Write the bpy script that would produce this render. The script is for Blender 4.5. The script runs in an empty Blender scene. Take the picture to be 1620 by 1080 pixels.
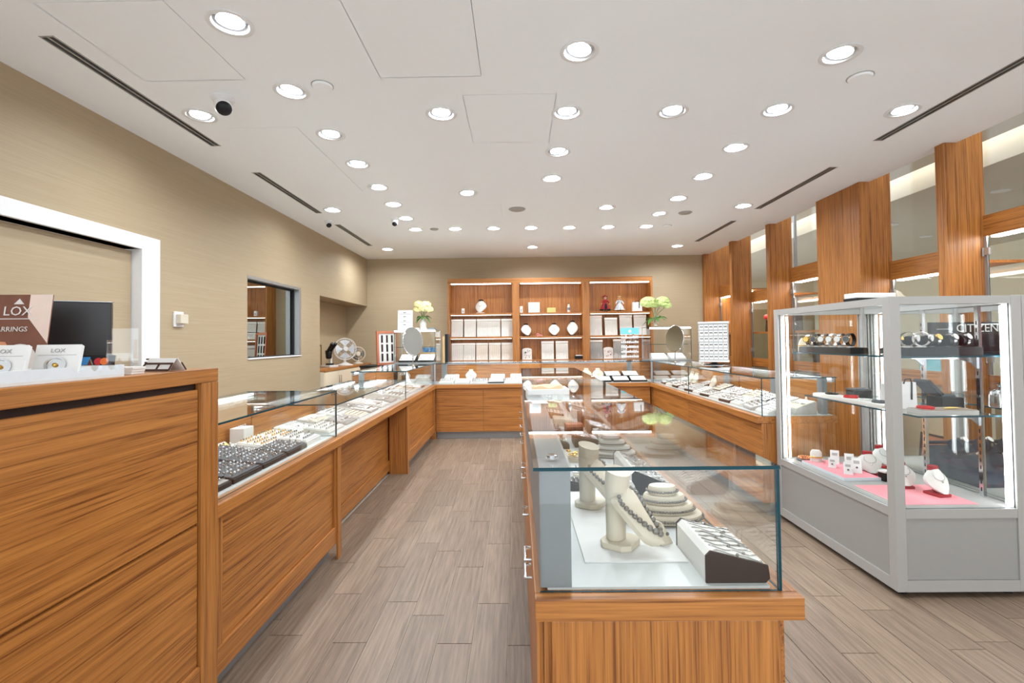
import bpy, bmesh, math, random
from mathutils import Matrix, Vector
random.seed(7)
SC = bpy.context.scene
COL = SC.collection
PI = math.pi

# ------------------------------------------------------------------ camera
F, PX, PY, H = 765.0, 810.0, 520.6, 1.28          # focal length and principal point in pixels of 1620x1080, eye height
def _camera_axes():
    up = Vector((420 - PX, -32800 - PY, F)).normalized()          # vanishing point of the verticals
    fw = Vector((818 - PX, 538 - PY, F)); fw = (fw - fw.dot(up) * up).normalized()   # vanishing point of the depth lines
    rt = fw.cross(up)
    return [Vector((rt[i], fw[i], up[i])) for i in range(3)]     # right, down, forward in world axes
C_R, C_D, C_F = _camera_axes()
cam_data = bpy.data.cameras.new('camera'); cam = bpy.data.objects.new('camera', cam_data); COL.objects.link(cam)
cam_data.sensor_width = 36; cam_data.lens = F / 1620 * 36
cam_data.shift_y = (PY - 540) / 1620
cam_data.clip_start = 0.02
cam.matrix_world = Matrix(((C_R.x, -C_D.x, -C_F.x, 0), (C_R.y, -C_D.y, -C_F.y, 0), (C_R.z, -C_D.z, -C_F.z, H), (0, 0, 0, 1)))
SC.camera = cam
def ray(px, py):
    return C_R * ((px - PX) / F) + C_D * ((py - PY) / F) + C_F
def pz(px, py, z):
    r = ray(px, py); t = (z - H) / r.z; return Vector((r.x * t, r.y * t, z))
def pyy(px, py, y):
    r = ray(px, py); t = y / r.y; return Vector((r.x * t, y, H + r.z * t))
def pxx(px, py, x):
    r = ray(px, py); t = x / r.x; return Vector((x, r.y * t, H + r.z * t))

# ------------------------------------------------------------------ world, exposure
world = bpy.data.worlds.new('world'); SC.world = world; world.use_nodes = True
world.node_tree.nodes['Background'].inputs[0].default_value = (0.91, 0.955, 1.0, 1)
world.node_tree.nodes['Background'].inputs[1].default_value = 1.55
SC.view_settings.view_transform = 'Standard'; SC.view_settings.look = 'None'
SC.view_settings.gamma = 1.0; SC.view_settings.use_curve_mapping = False
SC.view_settings.exposure = 0.74
SC.cycles.transparent_max_bounces = 40; SC.cycles.max_bounces = 14
SC.cycles.diffuse_bounces = 6; SC.cycles.glossy_bounces = 6
SC.cycles.use_denoising = True
SC.cycles.sample_clamp_indirect = 8
LAMP = 205.0        # downlight lens emission
LED = 7.0          # strip emission

# ------------------------------------------------------------------ materials
MATS = {}
def new_mat(name):
    m = bpy.data.materials.new(name); m.use_nodes = True; MATS[name] = m
    return m, m.node_tree, m.node_tree.nodes['Principled BSDF']
def srgb(r, g, b):
    f = lambda c: (c / 255 / 12.92) if c / 255 <= 0.04045 else ((c / 255 + 0.055) / 1.055) ** 2.4
    return (f(r), f(g), f(b), 1)
def plain(name, c, rough=0.5, metal=0.0, var=0.06, scale=30, spec=None, bump=0.0):
    m, t, b = new_mat(name)
    tc = t.nodes.new('ShaderNodeTexCoord'); nz = t.nodes.new('ShaderNodeTexNoise'); nz.inputs['Scale'].default_value = scale
    nz.inputs['Detail'].default_value = 3
    t.links.new(tc.outputs['Object'], nz.inputs['Vector'])
    mx = t.nodes.new('ShaderNodeMixRGB'); c = srgb(*c)
    mx.inputs[1].default_value = tuple(min(1, v * (1 + var)) for v in c[:3]) + (1,)
    mx.inputs[2].default_value = tuple(v * (1 - var) for v in c[:3]) + (1,)
    t.links.new(nz.outputs['Fac'], mx.inputs[0]); t.links.new(mx.outputs[0], b.inputs['Base Color'])
    b.inputs['Roughness'].default_value = rough; b.inputs['Metallic'].default_value = metal
    if spec is not None: b.inputs['Specular IOR Level'].default_value = spec
    if bump:
        bp = t.nodes.new('ShaderNodeBump'); bp.inputs['Strength'].default_value = bump; bp.inputs['Distance'].default_value = 0.002
        t.links.new(nz.outputs['Fac'], bp.inputs['Height']); t.links.new(bp.outputs[0], b.inputs['Normal'])
    return m
def emit(name, c, s):
    m, t, b = new_mat(name)
    b.inputs['Base Color'].default_value = (0.8, 0.8, 0.8, 1)
    b.inputs['Emission Color'].default_value = c + (1,); b.inputs['Emission Strength'].default_value = s
    return m
def wood(name, axis, dark=(110, 60, 20), light=(184, 122, 58), rough=0.42):
    m, t, b = new_mat(name)
    tc = t.nodes.new('ShaderNodeTexCoord')
    def stretched(along, across, detail, dist=0.0):
        mp = t.nodes.new('ShaderNodeMapping'); s = [across] * 3; s[axis] = along; mp.inputs['Scale'].default_value = s
        nz = t.nodes.new('ShaderNodeTexNoise'); nz.inputs['Scale'].default_value = 1; nz.inputs['Detail'].default_value = detail
        nz.inputs['Roughness'].default_value = 0.6; nz.inputs['Distortion'].default_value = dist
        t.links.new(tc.outputs['Object'], mp.inputs['Vector']); t.links.new(mp.outputs[0], nz.inputs['Vector']); return nz
    a = stretched(1.6, 95, 4, 0.5); c = stretched(0.7, 20, 3, 0.8); d = stretched(5, 300, 2)
    mm = t.nodes.new('ShaderNodeMath'); mm.operation = 'MULTIPLY_ADD'; mm.inputs[1].default_value = 0.56
    m2 = t.nodes.new('ShaderNodeMath'); m2.operation = 'MULTIPLY'; m2.inputs[1].default_value = 0.16
    m3 = t.nodes.new('ShaderNodeMath'); m3.operation = 'MULTIPLY_ADD'; m3.inputs[1].default_value = 0.32
    t.links.new(c.outputs['Fac'], m2.inputs[0]); t.links.new(a.outputs['Fac'], mm.inputs[0]); t.links.new(m2.outputs[0], mm.inputs[2])
    t.links.new(d.outputs['Fac'], m3.inputs[0]); t.links.new(mm.outputs[0], m3.inputs[2])
    r = t.nodes.new('ShaderNodeValToRGB'); r.color_ramp.elements[0].position = 0.40; r.color_ramp.elements[1].position = 0.62
    r.color_ramp.elements[0].color = srgb(*dark); r.color_ramp.elements[1].color = srgb(*light)
    e = r.color_ramp.elements.new(0.50); e.color = srgb(*[(x * 0.32 + y * 0.68) for x, y in zip(dark, light)])
    t.links.new(m3.outputs[0], r.inputs[0]); t.links.new(r.outputs[0], b.inputs['Base Color'])
    b.inputs['Roughness'].default_value = rough
    bp = t.nodes.new('ShaderNodeBump'); bp.inputs['Strength'].default_value = 0.12; bp.inputs['Distance'].default_value = 0.001
    t.links.new(a.outputs['Fac'], bp.inputs['Height']); t.links.new(bp.outputs[0], b.inputs['Normal'])
    return m
def glass(name, tint=(0.985, 0.994, 0.992), f0=0.02):
    m, t, b = new_mat(name); t.nodes.remove(b)
    out = t.nodes['Material Output']
    tr = t.nodes.new('ShaderNodeBsdfTransparent'); tr.inputs[0].default_value = tint + (1,)
    gl = t.nodes.new('ShaderNodeBsdfGlossy'); gl.inputs['Roughness'].default_value = 0.0; gl.inputs[0].default_value = (0.97, 1, 1, 1)
    lw = t.nodes.new('ShaderNodeLayerWeight'); lw.inputs['Blend'].default_value = 0.5
    pw = t.nodes.new('ShaderNodeMath'); pw.operation = 'POWER'; pw.inputs[1].default_value = 5
    ma = t.nodes.new('ShaderNodeMath'); ma.operation = 'MULTIPLY_ADD'; ma.inputs[1].default_value = 1 - f0; ma.inputs[2].default_value = f0
    mx = t.nodes.new('ShaderNodeMixShader')
    t.links.new(lw.outputs['Facing'], pw.inputs[0]); t.links.new(pw.outputs[0], ma.inputs[0]); t.links.new(ma.outputs[0], mx.inputs[0])
    t.links.new(tr.outputs[0], mx.inputs[1]); t.links.new(gl.outputs[0], mx.inputs[2]); t.links.new(mx.outputs[0], out.inputs[0])
    return m
WX = wood('oak_along_x', 0); WY = wood('oak_along_y', 1); WZ = wood('oak_along_z', 2)
GL = glass('clear_glass'); GE = plain('glass_edge', (8, 62, 74), 0.3, var=0.02, spec=0.2)
CGL = glass('acrylic', (0.985, 0.99, 0.99), 0.05)
def wallpaper():
    m, t, b = new_mat('wallpaper')
    tc = t.nodes.new('ShaderNodeTexCoord'); mp = t.nodes.new('ShaderNodeMapping'); mp.inputs['Scale'].default_value = (2.5, 2.5, 330)
    nz = t.nodes.new('ShaderNodeTexNoise'); nz.inputs['Scale'].default_value = 1; nz.inputs['Detail'].default_value = 3
    r = t.nodes.new('ShaderNodeValToRGB'); r.color_ramp.elements[0].position = 0.3; r.color_ramp.elements[1].position = 0.7
    r.color_ramp.elements[0].color = srgb(165, 147, 118); r.color_ramp.elements[1].color = srgb(175, 158, 130)
    t.links.new(tc.outputs['Object'], mp.inputs[0]); t.links.new(mp.outputs[0], nz.inputs['Vector']); t.links.new(nz.outputs['Fac'], r.inputs[0])
    t.links.new(r.outputs[0], b.inputs['Base Color']); b.inputs['Roughness'].default_value = 0.6
    bp = t.nodes.new('ShaderNodeBump'); bp.inputs['Strength'].default_value = 0.05; bp.inputs['Distance'].default_value = 0.001
    t.links.new(nz.outputs['Fac'], bp.inputs['Height']); t.links.new(bp.outputs[0], b.inputs['Normal'])
    return m
WALL = wallpaper()
def plank_mat():
    m, t, b = new_mat('plank_tile')
    tc = t.nodes.new('ShaderNodeTexCoord'); oi = t.nodes.new('ShaderNodeObjectInfo')
    mp = t.nodes.new('ShaderNodeMapping'); mp.inputs['Scale'].default_value = (70, 3.0, 10)
    sh = t.nodes.new('ShaderNodeVectorMath'); sh.operation = 'SCALE'; sh.inputs['Scale'].default_value = 37
    cb = t.nodes.new('ShaderNodeCombineXYZ'); ad = t.nodes.new('ShaderNodeVectorMath')
    t.links.new(oi.outputs['Random'], cb.inputs[0]); t.links.new(oi.outputs['Random'], cb.inputs[1])
    t.links.new(cb.outputs[0], sh.inputs[0]); t.links.new(tc.outputs['Object'], mp.inputs[0])
    t.links.new(mp.outputs[0], ad.inputs[0]); t.links.new(sh.outputs[0], ad.inputs[1])
    nz = t.nodes.new('ShaderNodeTexNoise'); nz.inputs['Scale'].default_value = 1; nz.inputs['Detail'].default_value = 5; nz.inputs['Roughness'].default_value = 0.65
    t.links.new(ad.outputs[0], nz.inputs['Vector'])
    r = t.nodes.new('ShaderNodeValToRGB'); r.color_ramp.elements[0].position = 0.28; r.color_ramp.elements[1].position = 0.72
    r.color_ramp.elements[0].color = srgb(98, 81, 66); r.color_ramp.elements[1].color = srgb(146, 126, 108)
    t.links.new(nz.outputs['Fac'], r.inputs[0])
    hv = t.nodes.new('ShaderNodeHueSaturation'); mr = t.nodes.new('ShaderNodeMapRange')
    mr.inputs['To Min'].default_value = 0.88; mr.inputs['To Max'].default_value = 1.12
    t.links.new(oi.outputs['Random'], mr.inputs['Value']); t.links.new(mr.outputs[0], hv.inputs['Value'])
    t.links.new(r.outputs[0], hv.inputs['Color']); t.links.new(hv.outputs[0], b.inputs['Base Color'])
    b.inputs['Roughness'].default_value = 0.45
    return m
PLANK = plank_mat()
GROUT = plain('grout', (180, 166, 148), 0.8)
CEIL = plain('ceiling_paint', (241, 246, 250), 0.8, var=0.01)
WHITE = plain('white_paint', (226, 228, 230), 0.45, var=0.02)
DECK = plain('white_deck', (198, 202, 201), 0.35, var=0.02)
ALU = plain('brushed_metal', (176, 178, 180), 0.35, 0.7, var=0.05)
KICK = plain('kick_metal', (150, 152, 153), 0.4, 0.5, var=0.05)
GREYP = plain('grey_powder_coat', (164, 163, 160), 0.45, var=0.02)
GREYQ = plain('grey_panel', (150, 150, 147), 0.5, var=0.02)
POST = plain('rear_post_grey', (124, 130, 133), 0.4, var=0.03)
CHROME = plain('chrome', (210, 212, 214), 0.12, 1.0, var=0.02)
SILVER = plain('silver', (200, 200, 200), 0.22, 1.0, var=0.05)
DIAM = plain('diamond_white', (236, 238, 242), 0.08, var=0.0)
GOLD = plain('gold', (212, 170, 84), 0.25, 1.0, var=0.05)
PEARL = plain('grey_pearl', (128, 124, 118), 0.22, 0.35, var=0.25, scale=200)
BLACK = plain('black_leather', (20, 20, 22), 0.5, bump=0.1, spec=0.3)
DARK = plain('dark_slot', (18, 18, 18), 0.8)
BROWN = plain('brown_leather', (44, 26, 22), 0.45, spec=0.3)
CREAM = plain('cream_leather', (212, 202, 182), 0.5, var=0.03)
LEATH = plain('white_leather', (216, 214, 209), 0.5, var=0.03)
GREYF = plain('grey_suede', (168, 166, 162), 0.8)
DKGREY = plain('dark_grey_suede', (84, 88, 92), 0.8)
NAVY = plain('navy_velvet', (44, 54, 70), 0.75)
RED = plain('red_velvet', (150, 20, 34), 0.7)
REDB = plain('bright_red', (200, 30, 36), 0.5)
MALLRED = plain('red_shopfront', (150, 22, 20), 0.6)
PINK = plain('pink_card', (240, 150, 160), 0.6, var=0.02)
PAPER = plain('white_paper', (224, 224, 222), 0.7, var=0.02)
PANELF = plain('panel_fabric', (212, 210, 205), 0.8)
CHAIN = plain('fine_chain', (168, 164, 156), 0.4, 0.4)
BLUE = plain('blue_card', (34, 96, 140), 0.5)
TEALB = plain('aqua_card', (110, 190, 205), 0.5)
PETAL = plain('cream_petals', (242, 236, 176), 0.7, var=0.12, scale=60)
PETALG = plain('pale_green_petals', (206, 222, 150), 0.7, var=0.2, scale=60)
LEAF = plain('leaf', (62, 100, 38), 0.5, var=0.25)
SKIN = plain('doll_porcelain', (226, 178, 150), 0.5)
HAIRB = plain('brown_hair', (96, 52, 28), 0.7)
HAIRY = plain('blond_hair', (196, 150, 84), 0.7)
DRESSW = plain('pale_blue_dress', (196, 204, 212), 0.8)
SCREEN = plain('dark_screen', (40, 42, 44), 0.35, var=0.02)
YELLOW = plain('yellow_card', (232, 200, 110), 0.6)
ORANGE = plain('orange_card', (238, 120, 40), 0.5)
PHOTO = plain('brown_photo', (120, 78, 62), 0.4, var=0.35, scale=14)
FLESH = plain('warm_photo', (212, 150, 110), 0.4, var=0.2, scale=20)
DKWOOD = plain('dark_brown_wood', (70, 40, 24), 0.5)
TAN = plain('tan_board', (190, 160, 110), 0.6)
REDWOOD = plain('reddish_board', (178, 104, 72), 0.5, var=0.12)
BEIGEP = plain('beige_plastic', (206, 198, 180), 0.5)
MIRROR = plain('mirror_silver', (216, 222, 222), 0.015, 1.0, var=0.0)
TINTM = plain('mirror_pane', (176, 182, 178), 0.01, 1.0, var=0.0)
MALLW = plain('mall_plaster', (214, 206, 184), 0.8, var=0.02)
MALLC = plain('mall_ceiling', (206, 202, 190), 0.8, var=0.02)
MALLG = plain('mall_olive_wall', (150, 146, 116), 0.8, var=0.05)
LENS = emit('lamp_lens', (0.90, 0.955, 1.0), LAMP)
LENSB = emit('wall_wash_lens', (0.90, 0.955, 1.0), LAMP * 2.8)
LENSC = emit('cross_row_lens', (0.90, 0.955, 1.0), LAMP * 1.2)
CASEL = emit('showcase_tube', (0.95, 0.98, 1.0), LED * 2.2)
LEDB = emit('bay_led_strip', (1.0, 0.95, 0.88), LED * 2.2)
LEDM = emit('led_strip', (1.0, 0.95, 0.87), LED)
LEDC = emit('cool_led_strip', (0.96, 0.98, 1.0), LED)
COVE = emit('mall_cove_light', (1.0, 0.94, 0.84), 3.0)

# ------------------------------------------------------------------ mesh helpers
class MB:
    def __init__(s): s.v = []; s.f = []; s.m = []
    def add(s, vs, fs, mi=0):
        o = len(s.v); s.v += [tuple(p) for p in vs]
        for f in fs: s.f.append([i + o for i in f]); s.m.append(mi)
        return s
    def box(s, x0, y0, z0, x1, y1, z1, mi=0):
        if x1 < x0: x0, x1 = x1, x0
        if y1 < y0: y0, y1 = y1, y0
        if z1 < z0: z0, z1 = z1, z0
        return s.add([(x0, y0, z0), (x1, y0, z0), (x1, y1, z0), (x0, y1, z0), (x0, y0, z1), (x1, y0, z1), (x1, y1, z1), (x0, y1, z1)],
                     [(0, 3, 2, 1), (4, 5, 6, 7), (0, 1, 5, 4), (1, 2, 6, 5), (2, 3, 7, 6), (3, 0, 4, 7)], mi)
    def pane(s, x0, y0, z0, x1, y1, z1):          # glass slab: broad faces slot 0, edges slot 1
        d = [abs(x1 - x0), abs(y1 - y0), abs(z1 - z0)]; k = d.index(min(d))
        s.box(x0, y0, z0, x1, y1, z1, 1)
        broad = {2: (-6, -5), 1: (-4, -2), 0: (-3, -1)}[k]
        for b in broad: s.m[b] = 0
        return s
    def prism(s, poly, axis, a0, a1, mi=0):
        n = len(poly)
        def P(u, w, a):
            return {0: (a, u, w), 1: (u, a, w), 2: (u, w, a)}[axis]
        vs = [P(u, w, a0) for u, w in poly] + [P(u, w, a1) for u, w in poly]
        fs = [tuple(range(n))[::-1], tuple(range(n, 2 * n))] + [(i, (i + 1) % n, n + (i + 1) % n, n + i) for i in range(n)]
        return s.add(vs, fs, mi)
    def lathe(s, prof, n=16, c=(0, 0, 0), mi=0, sx=1, sy=1, caps=True):
        vs = []
        for r, z in prof:
            for k in range(n):
                a = 2 * PI * k / n; vs.append((c[0] + r * math.cos(a) * sx, c[1] + r * math.sin(a) * sy, c[2] + z))
        fs = []
        for j in range(len(prof) - 1):
            for k in range(n):
                fs.append((j * n + k, j * n + (k + 1) % n, (j + 1) * n + (k + 1) % n, (j + 1) * n + k))
        if caps:
            fs.append(tuple(range(n))[::-1]); fs.append(tuple(range((len(prof) - 1) * n, len(prof) * n)))
        return s.add(vs, fs, mi)
    def cyl(s, c, r, h, n=14, axis=2, mi=0):
        o = len(s.v); s.lathe([(r, 0), (r, h)], n, (0, 0, 0), mi)
        for i in range(o, len(s.v)):
            x, y, z = s.v[i]
            s.v[i] = {2: (c[0] + x, c[1] + y, c[2] + z), 1: (c[0] + x, c[1] + z, c[2] + y), 0: (c[0] + z, c[1] + x, c[2] + y)}[axis]
        return s
    def ball(s, c, r, n=8, m=6, sx=1, sy=1, sz=1, mi=0):
        prof = [(max(1e-4, math.sin(PI * j / m)) * r, -math.cos(PI * j / m) * r * sz) for j in range(m + 1)]
        return s.lathe(prof, n, c, mi, sx, sy, caps=False)
    def tube(s, pts, r, n=6, mi=0, closed=False):
        pts = [Vector(p) for p in pts]; N = len(pts); vs = []; up0 = Vector((0.13, 0.21, 0.97))
        for i, p in enumerate(pts):
            a = pts[(i - 1) % N] if closed or i else pts[0]; b = pts[(i + 1) % N] if closed or i < N - 1 else pts[-1]
            t = (b - a).normalized(); u = t.cross(up0)
            if u.length < 1e-3: u = t.cross(Vector((1, 0, 0)))
            u.normalize(); w = t.cross(u); rr = r[i] if isinstance(r, (list, tuple)) else r
            for k in range(n):
                an = 2 * PI * k / n; vs.append(p + u * math.cos(an) * rr + w * math.sin(an) * rr)
        fs = []
        for i in range(N if closed else N - 1):
            j = (i + 1) % N
            for k in range(n): fs.append((i * n + k, i * n + (k + 1) % n, j * n + (k + 1) % n, j * n + k))
        if not closed: fs += [tuple(range(n))[::-1], tuple(range((N - 1) * n, N * n))]
        return s.add(vs, fs, mi)
    def ring(s, c, R, r, n=14, m=5, mat=None, a0=0, a1=2 * PI, mi=0):
        full = abs(a1 - a0 - 2 * PI) < 1e-6; mat = mat or Matrix.Identity(3)
        k = n if full else n + 1
        return s.tube([Vector(c) + mat @ Vector((R * math.cos(a0 + (a1 - a0) * i / n), R * math.sin(a0 + (a1 - a0) * i / n), 0)) for i in range(k)], r, m, mi, closed=full)
    def grid(s, fn, nu, nv, th=(0, 0, 0), mi=0):    # closed sheet: fn(u,v) front, offset by th for the back
        a = [fn(i / nu, j / nv) for j in range(nv + 1) for i in range(nu + 1)]; t = Vector(th)
        b = [Vector(p) + t for p in a]; W = nu + 1; n = len(a); fs = []
        for j in range(nv):
            for i in range(nu):
                q = (j * W + i, j * W + i + 1, (j + 1) * W + i + 1, (j + 1) * W + i); fs.append(q); fs.append(tuple(n + k for k in q[::-1]))
        per = [i for i in range(W)] + [j * W + nu for j in range(1, nv + 1)] + [nv * W + i for i in range(nu - 1, -1, -1)] + [j * W for j in range(nv - 1, 0, -1)]
        for k in range(len(per)):
            p, q = per[k], per[(k + 1) % len(per)]; fs.append((q, p, n + p, n + q))
        return s.add(a + b, fs, mi)
    def xf(s, mat, start=0):
        for i in range(start, len(s.v)): s.v[i] = tuple(mat @ Vector(s.v[i]))
        return s
    def build(s, name, mats, parent=None, smooth=False, bevel=0, world=False):
        me = bpy.data.meshes.new(name)
        off = Vector((0, 0, 0))
        if world and parent is not None: off = parent.location
        if world and parent is not None and parent.parent is not None: off = off + parent.parent.location
        me.from_pydata([(p[0] - off.x, p[1] - off.y, p[2] - off.z) for p in s.v], [], s.f)
        for m in (mats if isinstance(mats, (list, tuple)) else [mats]): me.materials.append(m)
        me.polygons.foreach_set('material_index', s.m)
        if bevel or True:
            bm = bmesh.new(); bm.from_mesh(me)
            bmesh.ops.recalc_face_normals(bm, faces=bm.faces)
            if bevel: bmesh.ops.bevel(bm, geom=bm.edges[:], offset=bevel, segments=2, affect='EDGES', profile=0.6, clamp_overlap=True)
            bm.to_mesh(me); bm.free()
        if smooth:
            me.shade_smooth(); me.set_sharp_from_angle(angle=0.7)
        o = bpy.data.objects.new(name, me); COL.objects.link(o); o.parent = parent
        return o
def box(name, a, b, mat, parent=None, bevel=0, world=False):
    return MB().box(*a, *b).build(name, mat, parent, bevel=bevel, world=world)
def tag(o, label=None, cat=None, group=None, kind=None):
    if label: o['label'] = label
    if cat: o['category'] = cat
    if group: o['group'] = group
    if kind: o['kind'] = kind
    return o
def thing(name, loc, label, cat, rz=0.0, group=None):
    e = bpy.data.objects.new(name, None); COL.objects.link(e); e.location = loc; e.rotation_euler = (0, 0, rz)
    e.empty_display_size = 0.05
    return tag(e, label, cat, group)
def dup(src, loc, rz=None, label=None, scale=None):
    def cp(o, par):
        c = o.copy(); COL.objects.link(c); c.parent = par
        for ch in [x for x in src_children[o]]: cp(ch, c)
        return c
    src_children = {}
    def walk(o):
        src_children[o] = list(o.children)
        for ch in src_children[o]: walk(ch)
    walk(src)
    r = cp(src, None); r.location = loc
    if rz is not None: r.rotation_euler = (r.rotation_euler[0], r.rotation_euler[1], rz)
    if scale: r.scale = (scale, scale, scale)
    if label: r['label'] = label
    return r
def text(name, body, size, mat, parent, loc, rot, ext=0.0006, align='CENTER'):
    cu = bpy.data.curves.new(name, 'FONT'); cu.body = body; cu.size = size; cu.extrude = ext; cu.align_x = align; cu.align_y = 'CENTER'
    cu.resolution_u = 2
    cu.materials.append(mat); o = bpy.data.objects.new(name, cu); COL.objects.link(o); o.parent = parent; o.location = loc; o.rotation_euler = rot
    bpy.context.view_layer.update()
    me = bpy.data.meshes.new_from_object(o.evaluated_get(bpy.context.evaluated_depsgraph_get()))
    bpy.data.objects.remove(o); me.name = name
    if not me.materials: me.materials.append(mat)
    o = bpy.data.objects.new(name, me); COL.objects.link(o); o.parent = parent; o.location = loc; o.rotation_euler = rot
    return o

# ------------------------------------------------------------------ the room
XL, YB, ZC, XE = -2.56, 8.25, 2.70, 3.26
floor = tag(box('floor', (-3.0, -1.6, -0.08), (3.9, 8.6, -0.004), GROUT), 'grey brown wood-look plank tile floor', None, None, 'structure')
PW, PLN = 0.150, 0.69
pm = [MB().box(-PW / 2 + 0.0017, -PLN / 2 + 0.0017, -0.0039, PW / 2 - 0.0017, PLN / 2 - 0.0017, 0).build('plank', PLANK, floor, bevel=0.0008)]
first = True
for i in range(-8, 22):
    x = i * PW + 0.02
    offs = random.random() * PLN
    for j in range(0, 9):
        y = 1.0 + offs + j * PLN
        if y > 6.75 or (0.15 < x < 0.5 and y > 1.6): continue
        if first: o = pm[0]; first = False
        else: o = pm[0].copy(); COL.objects.link(o)
        o.location = (x, y, 0)

# left wall with door, mirror window and nook openings
wl = MB(); T = -2.86
D0, D1, DZ = 2.05, 3.26, 1.93
W0, W1, WZ0, WZ1 = 4.565, 5.70, 1.125, 1.93
N0, NZ = 6.255, 1.892
wl.box(T, -1.6, 0, XL, D0, ZC).box(T, D0, DZ, XL, D1, ZC).box(T, D1, 0, XL, W0, ZC).box(T, W0, 0, XL, W1, WZ0).box(T, W0, WZ1, XL, W1, ZC)
wl.box(T, W1, 0, XL, N0, ZC).box(T - 0.12, N0, NZ, XL, YB, ZC).box(T - 0.12, N0, 0, T - 0.06, YB, NZ).box(T - 0.12, N0 - 0.05, 0, T, N0, NZ)
tag(wl.build('wall_left', WALL), 'beige grasscloth wall with door, mirror window and nook', None, None, 'structure')
tag(box('wall_back', (-3.0, YB, 0), (3.20, YB + 0.15, ZC), WALL), 'beige back wall behind the lit shelves', None, None, 'structure')
# door
d = tag(box('door_1', (XL - 0.09, D0 + 0.02, 0.01), (XL - 0.05, D1 - 0.02, DZ - 0.012), WALL), 'beige flush door in the left wall', None, None, 'structure')
tr = MB().box(XL - 0.10, D1 - 0.012, 0, XL + 0.02, D1 + 0.155, 2.025).box(XL - 0.10, D0, DZ, XL + 0.02, D1 - 0.012, 2.025)
tag(tr.build('trim_1', WHITE, bevel=0.004), 'white door casing on the left wall', None, None, 'structure')
# mirror window
w = tag(MB().box(XL - 0.10, W0, WZ0, XL - 0.075, W1, WZ1).build('window_1', TINTM), 'dark framed mirror window in the left wall', None, None, 'structure')
MB().box(XL - 0.0748, W0, WZ1 - 0.045, XL - 0.055, W1, WZ1 - 0.03).box(XL - 0.0748, W1 - 0.07, WZ0, XL - 0.055, W1 - 0.05, WZ1 - 0.045).box(XL - 0.0748, W0, WZ0 + 0.012, XL - 0.055, W1 - 0.07, WZ0 + 0.022).build('gasket', DARK, w)
MB().box(XL - 0.0748, W0 + 0.0005, WZ1 - 0.03, XL + 0.004, W1 - 0.0005, WZ1 - 0.0005).box(XL - 0.0748, W1 - 0.05, WZ0 + 0.02, XL + 0.004, W1 - 0.0005, WZ1 - 0.03).build('window_frame', ALU, w)
MB().box(XL - 0.0748, W0 + 0.0005, WZ0 + 0.0005, XL + 0.012, W1 - 0.0005, WZ0 + 0.012).build('window_sill', WHITE, w)

# ceiling with real holes for lamps, slots and access panels
DL = [(-1.255, 2.10), (-1.255, 2.684), (-1.257, 3.263), (-1.255, 3.815), (-1.26, 4.395), (-1.262, 4.955), (-1.264, 5.525), (-1.27, 6.097),
      (-1.957, 2.959), (-1.963, 5.136), (-1.971, 7.369),
      (0.325, 2.355), (0.33, 2.998), (0.325, 3.627), (0.32, 4.226), (-0.457, 2.987), (-0.451, 4.609),
      (-0.767, 6.09), (-0.282, 6.09), (0.193, 6.09), (0.679, 6.10), (1.17, 6.105), (1.648, 6.10),
      (0.249, 7.36), (2.477, 7.42), (0.983, 5.186), (1.645, 5.49), (1.652, 4.89), (1.648, 4.233), (1.648, 3.593), (1.645, 3.008),
      (0.99, 3.004), (2.45, 3.046), (2.456, 5.206)]
DLX = [(0.325, 1.72), (1.645, 2.42), (1.645, 1.80), (2.45, 1.55)]  # unseen extra downlights, added to light the near part of the shop
SLOTS = [(-2.145, 2.163, 3.423), (-2.155, 3.966, 5.255), (-2.152, 5.777, 7.088), (2.64, 2.15, 3.514), (2.672, 4.049, 5.345), (2.655, 5.87, 7.108)]
PANELS = [(-0.72, 1.955, -0.174, 2.565), (-0.30, 2.76, 0.246, 3.44), (-1.99, 1.95, -1.445, 2.56), (-1.91, 3.14, -1.435, 4.52), (-0.735, 5.02, -0.149, 5.62)]
def ceiling():
    bm = bmesh.new(); edges = []
    def loop(pts):
        vs = [bm.verts.new((x, y, ZC)) for x, y in pts]
        for a, b in zip(vs, vs[1:] + vs[:1]): edges.append(bm.edges.new((a, b)))
    loop([(-2.98, -1.6), (XE, -1.6), (XE, 8.4), (-2.98, 8.4)])
    for x, y in DL + DLX: loop([(x + 0.078 * math.cos(2 * PI * k / 20), y + 0.078 * math.sin(2 * PI * k / 20)) for k in range(20)])
    for x, y0, y1 in SLOTS: loop([(x - 0.036, y0), (x + 0.036, y0), (x + 0.036, y1), (x - 0.036, y1)])
    for x0, y0, x1, y1 in PANELS: loop([(x0, y0), (x1, y0), (x1, y1), (x0, y1)])
    bmesh.ops.triangle_fill(bm, use_beauty=True, use_dissolve=False, edges=edges)
    for f in bm.faces:
        if f.normal.z > 0: f.normal_flip()
    # top slab and the exposed right edge
    q = [bm.verts.new(p) for p in ((-2.98, -1.6, ZC + 0.14), (XE, -1.6, ZC + 0.14), (XE, 8.4, ZC + 0.14), (-2.98, 8.4, ZC + 0.14))]
    bm.faces.new(q)
    e = [bm.verts.new(p) for p in ((XE, -1.6, ZC), (XE, 8.4, ZC))]
    bm.faces.new((e[0], e[1], q[2], q[1]))
    me = bpy.data.meshes.new('ceiling'); bm.to_mesh(me); bm.free(); me.materials.append(CEIL)
    o = bpy.data.objects.new('ceiling', me); COL.objects.link(o)
    return tag(o, 'flat white ceiling with recessed lights and air slots', None, None, 'structure')
ceil = ceiling()
for x0, y0, x1, y1 in PANELS:
    MB().box(x0 + 0.003, y0 + 0.003, ZC, x1 - 0.003, y1 - 0.003, ZC + 0.012).box(x0 - 0.02, y0 - 0.02, ZC + 0.012, x1 + 0.02, y1 + 0.02, ZC + 0.014).build('access_panel', [CEIL], ceil)
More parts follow.
